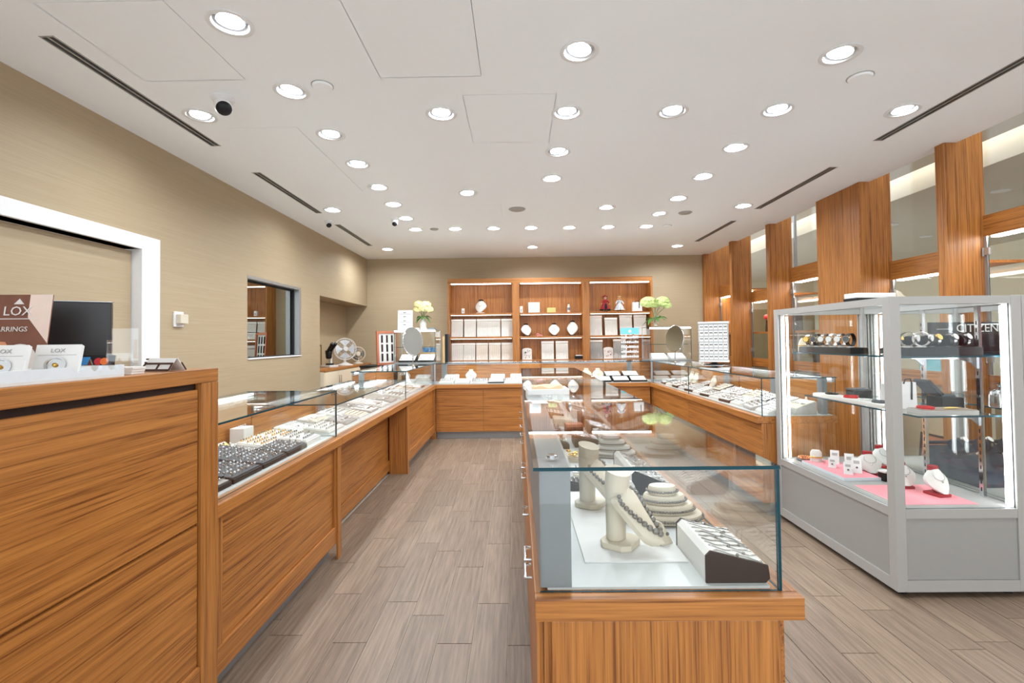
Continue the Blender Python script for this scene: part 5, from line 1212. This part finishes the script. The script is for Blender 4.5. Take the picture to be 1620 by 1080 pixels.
# ------------------------------------------------------------------ nook behind the left counter
t = thing('nook_cabinet', (-2.71, 7.24, 0), 'cream cabinet with oak top in the left wall nook', 'cabinet')
NZT = 0.925; nb = (-2.912, 6.262, -2.512, 8.243)
MB().box(nb[0], nb[1], 0.08, nb[2], nb[3], NZT - 0.031).build('body', CREAM, t, world=True)
MB().box(nb[0], nb[1], 0.0, nb[2] - 0.04, nb[3], 0.0795).build('kick_plate', KICK, t, world=True)
MB().box(nb[0], nb[1], NZT - 0.03, nb[2] + 0.02, nb[3], NZT).build('worktop', WY, t, bevel=0.002, world=True)
for k in range(4):
    y0 = nb[1] + 0.004 + k * 0.494
    dd = MB().box(nb[2] + 0.0005, y0, 0.09, nb[2] + 0.016, y0 + 0.488, NZT - 0.036).build('door', plain('cream_door', (236, 222, 196), 0.5, var=0.02) if k == 0 else MATS['cream_door'], t, world=True)
    hy = y0 + (0.455 if k % 2 == 0 else 0.03)
    MB().tube([(nb[2] + 0.016, hy, 0.72), (nb[2] + 0.036, hy, 0.72), (nb[2] + 0.036, hy, 0.82), (nb[2] + 0.016, hy, 0.82)], 0.005, 6).build('handle', CHROME, dd, world=True)
zn = NZT + 0.0004
t = thing('microscope', (-2.70, 6.93, zn), 'black and white gem microscope in the wall nook', 'microscope', -0.5)
MB().box(-0.10, -0.075, 0, 0.10, 0.075, 0.03).build('base', LEATH, t, bevel=0.008)
MB().box(-0.06, 0.04, 0.0305, -0.02, 0.07, 0.26).build('pillar', LEATH, t, bevel=0.004)
MB().box(-0.055, -0.03, 0.19, 0.02, 0.0395, 0.24).build('arm', BLACK, t, bevel=0.006)
MB().cyl((0.02, -0.01, 0.035), 0.055, 0.02, 18).build('stage', BLACK, t)
b = MB().lathe([(0.03, 0), (0.042, 0.02), (0.045, 0.09), (0.035, 0.11)], 16); b.xf(Matrix.Translation((0.0, -0.01, 0.12))); b.build('objective', BLACK, t, smooth=True)
for s in (-1, 1):
    b = MB().lathe([(0.02, 0), (0.02, 0.11), (0.025, 0.115), (0.025, 0.15)], 12); b.xf(Matrix.Translation((0.01, -0.01 + s * 0.028, 0.23)) @ Matrix.Rotation(0.75, 4, 'Y')); b.build('eyepiece', BLACK, t, smooth=True)
def fan(label, loc, rz, r, h, body, cage, blade, n=4, wires=28):
    t = thing('desk_fan', loc, label, 'fan', rz, 'desk fans in the nook')
    MB().lathe([(r * 0.72, 0), (r * 0.72, 0.012), (r * 0.35, 0.03), (0.022, 0.05)], 20).build('base', body, t, smooth=True)
    MB().lathe([(0.022, 0.05), (0.02, h - r * 0.55)], 12, (0, 0.03, 0)).build('stem', body, t, smooth=True)
    T = Matrix.Translation((0, 0, h)) @ Matrix.Rotation(PI / 2 - 0.12, 4, 'X')
    MB().lathe([(0.045, -0.11), (0.05, -0.06), (0.045, -0.03)], 16).xf(T).build('motor', body, t, smooth=True)
    q = MB()
    for zz in (-0.03, 0.035): q.ring((0, 0, zz), r, 0.005 if zz > 0 else 0.004, 30, 5)
    q.ring((0, 0, 0.045), r * 0.62, 0.002, 24, 4)
    for k in range(wires):
        a = 2 * PI * k / wires; c, s = math.cos(a), math.sin(a)
        q.tube([(0.03 * c, 0.03 * s, 0.052), (r * 0.6 * c, r * 0.6 * s, 0.05), (r * c, r * s, 0.035), (r * c, r * s, -0.03)], 0.0014, 4)
    q.xf(T).build('guard', cage, t)
    MB().lathe([(0.035, 0.048), (0.034, 0.056), (0.001, 0.058)], 18).xf(T).build('badge', cage, t, smooth=True)
    for k in range(n):
        a0 = 2 * PI * k / n
        def bl(u, v):
            rad = 0.025 + (r * 0.86 - 0.025) * u; aa = a0 + (v - 0.5) * (0.5 + 0.75 * u)
            return (rad * math.cos(aa), rad * math.sin(aa), 0.012 * (v - 0.5) * 2 + 0.006)
        MB().grid(bl, 6, 6, (0, 0, -0.002)).xf(T).build('blade', blade, t, smooth=True)
    MB().lathe([(0.028, -0.02), (0.028, 0.02), (0.01, 0.028)], 14).xf(T).build('hub', blade, t, smooth=True)
    return t
FANW = plain('pale_grey_blade', (206, 212, 218), 0.4)
fan('white round desk fan in the left wall nook', (-2.66, 7.45, zn), 0.55, 0.165, 0.25, LEATH, LEATH, FANW)
fan('small beige wire-cage fan with dark blades behind the white fan', (-2.62, 7.93, zn), 0.45, 0.115, 0.16, BEIGEP, BEIGEP, DKGREY, 3, 20)
t = thing('paper_stack', (-2.80, 6.50, zn), 'white paper box in the near end of the nook', 'box', 0.1)
MB().box(-0.09, -0.12, 0, 0.09, 0.12, 0.11).build('box', PAPER, t, bevel=0.003); MB().box(-0.092, -0.122, 0.1102, 0.092, 0.122, 0.13).build('lid', LEATH, t, bevel=0.003)
t = thing('picture_frame', (-2.885, 6.95, zn), 'dark picture frame leaning at the back of the nook', 'picture', 0)
for a in ((-0.14, 0.0, 0.14, 0.02), (-0.14, 0.30, 0.14, 0.32)): MB().box(-0.012, a[0], a[1], 0.008, a[2], a[3]).build('frame_bar', DKWOOD, t)
for a in ((-0.14, -0.12), (0.12, 0.14)): MB().box(-0.012, a[0], 0.0202, 0.008, a[1], 0.2998).build('frame_bar', DKWOOD, t)
MB().box(-0.01, -0.1198, 0.0203, 0.002, 0.1198, 0.2997).build('print', TAN, t)

# ------------------------------------------------------------------ inside the tall white showcases
U = 1.1755; Mz = 0.8755; Dk = 0.4305
def riser(label, x0, y0, x1, y1, z, h, m=BLACK, top=None):
    t = thing('display_riser', ((x0 + x1) / 2, (y0 + y1) / 2, z), label, 'riser', 0, 'display risers in the white showcase')
    MB().box(x0, y0, z, x1, y1, z + h).build('block', m, t, bevel=0.002, world=True)
    MB().box(x0 + 0.004, y0 + 0.004, z + h + 0.0003, x1 - 0.004, y1 - 0.004, z + h + 0.003).build('top_sheet', top or m, t, world=True)
    return z + h + 0.0034
z1 = riser('long black riser along the side glass on the top shelf', 1.955, 2.86, 2.06, 3.38, U, 0.035)
z2 = riser('black riser across the front of the top shelf', 1.99, 2.475, 2.36, 2.60, U, 0.04)
z3 = riser('black riser in the middle of the top shelf', 2.12, 2.70, 2.40, 2.85, U, 0.035)
specs = [('silver', SILVER, SILVER, PAPER, None), ('black', BLACK, SILVER, DKGREY, None), ('twotone', SILVER, GOLD, YELLOW, None), ('white', LEATH, SILVER, PAPER, None)]
ys = [3.33, 3.25, 3.17, 3.09, 3.01, 2.93]
nm = ['cream and gold', 'black strap', 'silver bracelet', 'white strap', 'polished silver', 'dark ringed']
for k, y in enumerate(ys):
    s = specs[[2, 1, 0, 3, 0, 1][k]]
    watch('%s wrist watch, %s from far end on the long black riser' % (nm[k], ordn[k]), (2.005, y, z1), -PI / 2 + 0.45, s[0], s[1], s[2], s[3], s[4])
for k, (x, sp) in enumerate([(2.03, 0), (2.10, 3)]):
    s = specs[sp]
    watch(['round white watch standing first beside the front post', 'big white bangle watch standing second beside the front post'][k], (x + 0.005, 2.54, z2), 0.5, s[0], s[1], s[2], s[3], s[4], s=1.15)
cush = [('gold and steel watch on black cushion nearest the white bangle watch', 2.178, 2.535, z2, 2), ('steel watch on black cushion at the front riser centre', 2.26, 2.535, z2, 0), ('steel watch on black cushion at the front riser end', 2.33, 2.535, z2, 0),
        ('gold watch on black cushion on the middle riser', 2.17, 2.775, z3, 2), ('steel watch on black cushion, centre of the middle riser', 2.26, 2.775, z3, 0), ('black strap watch on cushion, end of the middle riser', 2.35, 2.775, z3, 1)]
for lab, x, y, z, sp in cush:
    s = specs[sp]; watch(lab, (x, y, z), 0.25, 'c' + s[0], s[1], s[2], s[3], BLACK, tilt=-0.45, s=1.0)
t = thing('hand_ring_stand', (2.0, 3.405, U), 'cream hand-like bracelet stand at the far end of top shelf', 'bracelet stand', -0.5)
MB().prism([(-0.03, 0), (0.03, 0), (0.022, 0.05), (0.03, 0.085), (0.012, 0.10), (-0.012, 0.095), (-0.028, 0.06)], 1, -0.012, 0.012).build('form', CREAM, t, bevel=0.005); MB().ring((0, 0, 0.045), 0.03, 0.003, 14, 5).build('bracelet', GOLD, t)
# middle shelf
riser('pale riser with leather cords along the middle shelf side', 2.03, 2.72, 2.13, 3.36, Mz, 0.018, LEATH, PAPER)
zb2 = riser('grey-brown flat box at the front of the middle shelf', 2.065, 2.475, 2.33, 2.60, Mz, 0.022, GREYF, plain('taupe_board', (150, 134, 120), 0.6))
def cord(label, c, n, R, m, seed):
    rr = random.Random(seed); pts = [(c[0] + R * math.cos(2 * PI * k / 16) * rr.uniform(0.85, 1.1), c[1] + R * 1.2 * math.sin(2 * PI * k / 16) * rr.uniform(0.9, 1.1), c[2] + 0.003) for k in range(16 * n)]
    pts = [(p[0], p[1], p[2] + 0.0025 * (i // 16)) for i, p in enumerate(pts)]
    t = thing('cord_bracelet', c, label, 'bracelet', 0, 'cord bracelets on the middle shelf')
    MB().tube([(p[0], p[1], p[2]) for p in pts], 0.0025, 5).build('cord', m, t, world=True); MB().ball((c[0] + R, c[1], c[2] + 0.006), 0.005, 6, 5).build('clasp', SILVER, t, world=True)
zc = Mz + 0.0216
cord('coiled black cord bracelet at the far end of the middle shelf', (2.085, 3.24, zc), 3, 0.034, BLACK, 1); cord('coiled bright red cord bracelet on the middle shelf', (2.08, 3.05, zc), 5, 0.035, REDB, 2)
cord('coiled white cord bracelet behind the red one', (2.085, 2.93, zc), 2, 0.03, LEATH, 4); cord('coiled dark grey cord bracelet on the middle shelf', (2.08, 2.81, zc), 4, 0.034, DKGREY, 3)
cord('loose red cord beside the white gift bag', (2.115, 2.54, zb2 + 0.0), 4, 0.033, REDB, 6)
t = thing('feather_charm', (2.24, 2.525, zb2), 'yellow feather charm with brown cord on the grey box', 'charm', 0.1)
MB().grid(lambda u, v: ((u - 0.5) * 0.09, (v - 0.5) * 0.035 * math.sin(PI * (0.08 + 0.9 * u)), 0.004 + 0.004 * math.sin(PI * u)), 8, 4, (0, 0, -0.0025)).build('feather', YELLOW, t, smooth=True)
MB().tube([(0.04, 0, 0.006), (0.06, 0.015, 0.006), (0.075, 0.03, 0.006)], 0.0025, 5).build('cord', BROWN, t)
t = thing('photo_frame_card', (2.20, 2.885, Mz), 'white card frame with brown picture on the middle shelf', 'picture', -0.15)
for a in ((-0.05, 0, -0.022, 0.125), (0.022, 0, 0.05, 0.125), (-0.0218, 0, 0.0218, 0.02), (-0.0218, 0.105, 0.0218, 0.125)): MB().box(a[0], -0.004, a[1], a[2], 0.004, a[3]).build('frame_bar', PAPER, t)
MB().box(-0.0218, 0.0, 0.0202, 0.0218, 0.003, 0.1048).build('picture', plain('rose_brown_print', (176, 140, 122), 0.6), t)
gift_bag('white gift bag with black ribbon inside the white showcase', (2.165, 2.74, Mz), 0.1, 0.115, 0.145, 0.045)
t = thing('watch_gift_box', (2.372, 2.72, Mz), 'open black watch box with tilted lid on the middle shelf', 'box', -0.1)
MB().box(-0.055, -0.06, 0, 0.055, 0.06, 0.065).build('box', BLACK, t, bevel=0.004)
b = MB().box(-0.105, -0.06, 0, 0, 0.06, 0.02); b.xf(Matrix.Translation((-0.056, 0, 0.07)) @ Matrix.Rotation(0.85, 4, 'Y')); b.build('lid', BLACK, t, bevel=0.005)
MB().box(-0.035, -0.03, 0.0652, 0.035, 0.03, 0.078).build('cushion', DKGREY, t, bevel=0.004)
t = thing('black_case_box', (2.25, 3.22, Mz), 'small low black box at the rear of the middle shelf', 'box', 0.1)
MB().box(-0.06, -0.04, 0, 0.06, 0.04, 0.05).build('box', BLACK, t, bevel=0.003); MB().box(-0.062, -0.042, 0.0503, 0.062, 0.042, 0.062).build('lid', DKGREY, t, bevel=0.003)
# deck
t = thing('acrylic_plinth', (2.02, 3.09, Dk), 'low clear plinth with pink card at the far side of the deck', 'plinth', 0)
MB().box(-0.11, -0.21, 0, 0.11, 0.21, 0.018).build('block', plain('pale_acrylic', (214, 222, 228), 0.15, var=0.0), t, bevel=0.001); MB().box(-0.105, -0.205, 0.0182, 0.105, 0.205, 0.0195).build('pink_card', PINK, t)
t = thing('pink_mat', (2.11, 2.635, Dk), 'pink card mat under the necklace busts on the deck', 'mat', 0)
MB().box(-0.20, -0.165, 0, 0.20, 0.165, 0.0012).build('card', PINK, t); MB().box(-0.2, -0.165, 0.0013, -0.197, 0.165, 0.0016).build('edge', PAPER, t)
bu = [('white bust with dark red cap on the near pink mat', pz(1376, 750, Dk), -0.2, 0.125), ('white bust with dark red cap half hidden by the showcase post', pz(1428, 770, Dk), -0.1, 0.125), ('tallest white bust with dark red cap nearest the front glass', pz(1482, 783, Dk), 0.2, 0.14), ('white bust with dark red cap farther back behind the post', pz(1432, 738, Dk), 0.3, 0.125)]
for lab, p, rz, h in bu:
    necklace_bust(lab, (min(2.36, p.x), p.y + 0.01, Dk + 0.0018), rz, h, 0.068, LEATH, RED, RED, group='red-capped busts in the white showcase')
def easel_card(label, loc, rz, w, h, tilt=0.5):
    t = thing('earring_card', loc, label, 'jewelry card', rz, 'standing jewelry cards in the white showcase')
    R = Matrix.Rotation(-tilt, 4, 'X')
    MB().box(-w / 2, 0, 0, w / 2, 0.003, h).xf(R).build('card', PAPER, t); q = MB()
    q.box(-w * 0.3, -0.001, h * 0.6, w * 0.3, -0.0003, h * 0.8); q.xf(R).build('print', GREYF, t)
    MB().ball((0, -0.004, h * 0.35), 0.006, 6, 5).xf(R).build('jewel', PEARL, t)
    MB().box(-0.008, 0.02, 0, 0.008, 0.045, 0.02).build('easel', PAPER, t)
zp = Dk + 0.0199
for lab, x, y, rz, w_, h in [('white jewelry card, farthest pair taller one', 2.065, 3.20, -0.6, 0.05, 0.09), ('white jewelry card, far short one on the pink card', 1.985, 3.10, -0.6, 0.042, 0.065), ('white jewelry card, tall one mid pink card', 2.07, 3.06, -0.5, 0.05, 0.10), ('white jewelry card, short one mid pink card', 1.985, 2.95, -0.5, 0.045, 0.075), ('white jewelry card, tall one nearest on the pink card', 2.055, 2.975, -0.5, 0.05, 0.095)]:
    easel_card(lab, (x, y, zp), rz, w_, h)
t = thing('gold_cuff', (1.985, 3.265, zp), 'white and gold cuff stand at the far end of the pink card', 'bracelet stand', -0.4)
MB().lathe([(0.032, 0), (0.03, 0.06), (0.022, 0.075)], 16, (0, 0, 0), 0, 1.1, 0.7).build('form', LEATH, t, smooth=True); MB().ring((0, 0, 0.03), 0.034, 0.005, 16, 6, Matrix.Diagonal((1.08, 0.75, 1)).to_3x3()).build('cuff', GOLD, t, smooth=True)
t = thing('coral_bracelet', (1.975, 3.375, Dk), 'coral bead bracelet on dark dish at the far deck corner', 'bracelet')
MB().lathe([(0.045, 0), (0.055, 0.008), (0.048, 0.01)], 18).build('dish', DKGREY, t, smooth=True)
q = MB()
for k in range(14): q.ball((0.034 * math.cos(k * PI / 7), 0.034 * math.sin(k * PI / 7), 0.02), 0.0085, 7, 5)
q.build('beads', plain('coral', (226, 140, 90), 0.4), t, smooth=True)
t = thing('ring_gift_box', (2.155, 2.885, Dk), 'small black ring box with white lid behind the bust', 'box', 0.3)
MB().box(-0.028, -0.022, 0, 0.028, 0.022, 0.05).build('box', BLACK, t, bevel=0.003); MB().box(-0.03, -0.024, 0.0503, 0.03, 0.024, 0.06).build('lid', PAPER, t, bevel=0.002)
# on top of the showcase
zz = 1.4755
t = thing('gift_box', (2.12, 2.92, zz - 0.0), 'white gift box with broad black band on top of the showcase', 'box', 0.12)
MB().box(-0.13, -0.05, 0, 0.13, 0.05, 0.03).build('box', BLACK, t, bevel=0.002); MB().box(-0.125, -0.05, 0.0302, 0.125, 0.05, 0.06).build('lid', PAPER, t, bevel=0.004)
t = thing('cream_tag', (2.295, 2.90, zz), 'cream arched card standing beside the gift box', 'card', 0.2)
MB().prism([(-0.035, 0), (0.04, 0), (0.035, 0.035), (0.01, 0.045), (-0.01, 0.065), (-0.035, 0.075)], 1, -0.004, 0.004).build('card', CREAM, t); MB().box(-0.03, 0.0042, 0, 0.03, 0.03, 0.004).build('foot', CREAM, t)
# second showcase
X2 = CX1 + 0.012
t = thing('watch_brand_sign', (X2 + 0.30, 3.02, U), 'black lettered watch sign on the second showcase top shelf', 'sign', 0.0)
MB().box(-0.24, 0, 0, 0.26, 0.02, 0.185).build('panel', BLACK, t, bevel=0.002); text('title', 'CITIZEN', 0.07, PAPER, t, (0.05, -0.0012, 0.145), (PI / 2, 0, 0)); MB().box(-0.2, -0.001, 0.14, -0.1, -0.0003, 0.145).build('print_line', GREYF, t)
zr = riser('black riser on the top shelf of the second showcase', X2 + 0.10, 2.50, X2 + 0.5, 2.62, U, 0.035, NAVY)
for k in range(4):
    s = specs[[0, 2, 1, 0][k]]
    watch('watch on dark cushion in the second showcase, %s from the post' % ordn[k], (X2 + 0.15 + 0.09 * k, 2.56, zr), 0.25, 'c' + s[0], s[1], s[2], s[3], BLACK, tilt=-0.45)
t = thing('navy_watch_stand', (X2 + 0.31, 2.90, Dk), 'navy velvet sloping stand of watches in the second showcase', 'watch stand', 0)
MB().prism([(-0.17, 0), (0.19, 0), (0.19, 0.16), (0.15, 0.17), (-0.17, 0.02)], 0, -0.25, 0.25).build('slope', NAVY, t, bevel=0.004)
MB().box(-0.25, 0.165, 0.17, 0.25, 0.19, 0.19).build('back_rail', NAVY, t, bevel=0.003)
for k in range(6):
    s = specs[[0, 1, 2, 0, 0, 1][k]]; i, j = k % 3, k // 3
    dy = -0.08 + 0.13 * j; hz = 0.02 + (0.15 / 0.32) * (dy + 0.17)
    watch('%s watch on navy pillow, %s row, %s from the left' % (s[0], ['front', 'rear'][j], ordn[i]), (X2 + 0.31 - 0.15 + 0.15 * i + 0.03 * j, 2.90 + dy, Dk + hz + 0.028), 0.35, 'n' + s[0], s[1], s[2], s[3], NAVY, tilt=-0.75, group='watches on the navy stand', s=1.25)
t = thing('silver_dome_award', (X2 + 0.20, 2.74, Mz), 'silver dome-shaped award with crown finial in the second showcase', 'award')
MB().lathe([(0.05, 0), (0.052, 0.006), (0.05, 0.06), (0.042, 0.085), (0.02, 0.1), (0.006, 0.104)], 20).build('dome', SILVER, t, smooth=True); MB().lathe([(0.006, 0.104), (0.016, 0.112), (0.01, 0.12), (0.018, 0.13), (0.001, 0.135)], 12).build('finial', CHROME, t, smooth=True)
t = thing('letter_box', (X2 + 0.22, 2.575, Mz), 'black box with raised lettering on the second showcase middle shelf', 'box', 0.0)
MB().box(-0.09, -0.04, 0, 0.09, 0.04, 0.06).build('box', BLACK, t, bevel=0.002); text('title', 'TWT', 0.05, DKGREY, t, (-0.01, -0.0412, 0.03), (PI / 2, 0, 0))

# ------------------------------------------------------------------ display bays and signs at the shop front
def sign(label, loc, rz, w, h, m, words, tm, size, frame=None, cat='sign', tilt=0.0):
    t = thing('display_sign', loc, label, cat, rz, 'signs along the shop front')
    R = Matrix.Rotation(-tilt, 4, 'X')
    MB().box(-w / 2, 0, 0, w / 2, 0.015, h).xf(R).build('panel', m, t)
    if frame:
        for a in ((-w / 2, -0.0, w / 2, 0.018), (-w / 2, h - 0.018, w / 2, h)): MB().box(a[0], -0.006, a[1], a[2], -0.0002, a[3]).xf(R).build('frame_bar', frame, t)
        for x in (-w / 2, w / 2 - 0.018): MB().box(x, -0.006, 0.0182, x + 0.018, -0.0002, h - 0.0182).xf(R).build('frame_bar', frame, t)
    if words: text('title', words, size, tm, t, tuple(R @ Vector((0, -0.0014, h * 0.58))), (PI / 2 - tilt, 0, 0))
    return t
t = sign('black sign with gold round emblem on the broad oak column', (3.335, 4.433, 0.26), 0, 0.19, 0.28, BLACK, '', GOLD, 0.05)
MB().ring((0, -0.002, 0.15), 0.04, 0.004, 20, 4, Matrix.Rotation(PI / 2, 3, 'X')).ring((0.02, -0.002, 0.14), 0.025, 0.003, 16, 4, Matrix.Rotation(PI / 2, 3, 'X')).build('emblem', GOLD, t)
t = sign('reddish board in black frame leaning below the window bay', (3.40, 3.98, 0.002), -PI / 2 + 0.0, 0.42, 0.46, REDWOOD, '', BROWN, 0.05, BLACK, tilt=0.10)
MB().box(-0.13, -0.0012, 0.26, 0.13, -0.0003, 0.275).box(-0.10, -0.0012, 0.225, 0.08, -0.0003, 0.24).box(-0.12, -0.0012, 0.30, 0.12, -0.0003, 0.315).build('print', BROWN, t)
t = sign('black watch sign with white print in the nearest bay', (3.62, 3.33, 0.951), -PI / 2 + 0.35, 0.34, 0.42, BLACK, '', PAPER, 0.045)
MB().box(-0.13, -0.0012, 0.33, 0.10, -0.0003, 0.36).box(-0.10, -0.0012, 0.30, 0.06, -0.0003, 0.307).build('print', PAPER, t)
t = sign('black sign with white letters in the far bay', (3.62, 6.48, 1.361), -PI / 2 + 0.5, 0.36, 0.22, BLACK, 'MR', PAPER, 0.16)
t = sign('dark sign with two big white letters in the bay beyond the column', (3.62, 5.62, 0.951), -PI / 2 + 0.5, 0.42, 0.26, DARK, 'RY', PAPER, 0.16)
t = thing('ribbon_bow', (3.50, 6.78, 1.361), 'black and red glove form on the far bay shelf', 'display form', 0)
MB().tube([(0, 0, 0.0), (0, 0, 0.08), (0.0, -0.03, 0.16)], [0.035, 0.03, 0.035], 10).build('form', BLACK, t, smooth=True)
MB().ball((0, 0.02, 0.2), 0.05, 10, 8, 0.8, 1, 0.8).build('red_bow', REDB, t, smooth=True); MB().ball((0.0, -0.07, 0.18), 0.045, 10, 8, 0.7, 1, 0.7).build('black_bow', BLACK, t, smooth=True)
for x, y, m, lab in ((3.55, 6.62, LEATH, 'white box on the deck of the far bay'), (3.55, 7.6, LEATH, 'white box on the deck of the last bay'), (3.60, 4.2, TEALB, 'aqua box on the deck behind the nearest slim fin')):
    t = thing('display_box', (x, y, 0.951), lab, 'box', 0.2)
    MB().box(-0.07, -0.09, 0, 0.07, 0.09, 0.12).build('box', m, t, bevel=0.003); MB().box(-0.072, -0.092, 0.1203, 0.072, 0.092, 0.14).build('lid', m, t, bevel=0.003)
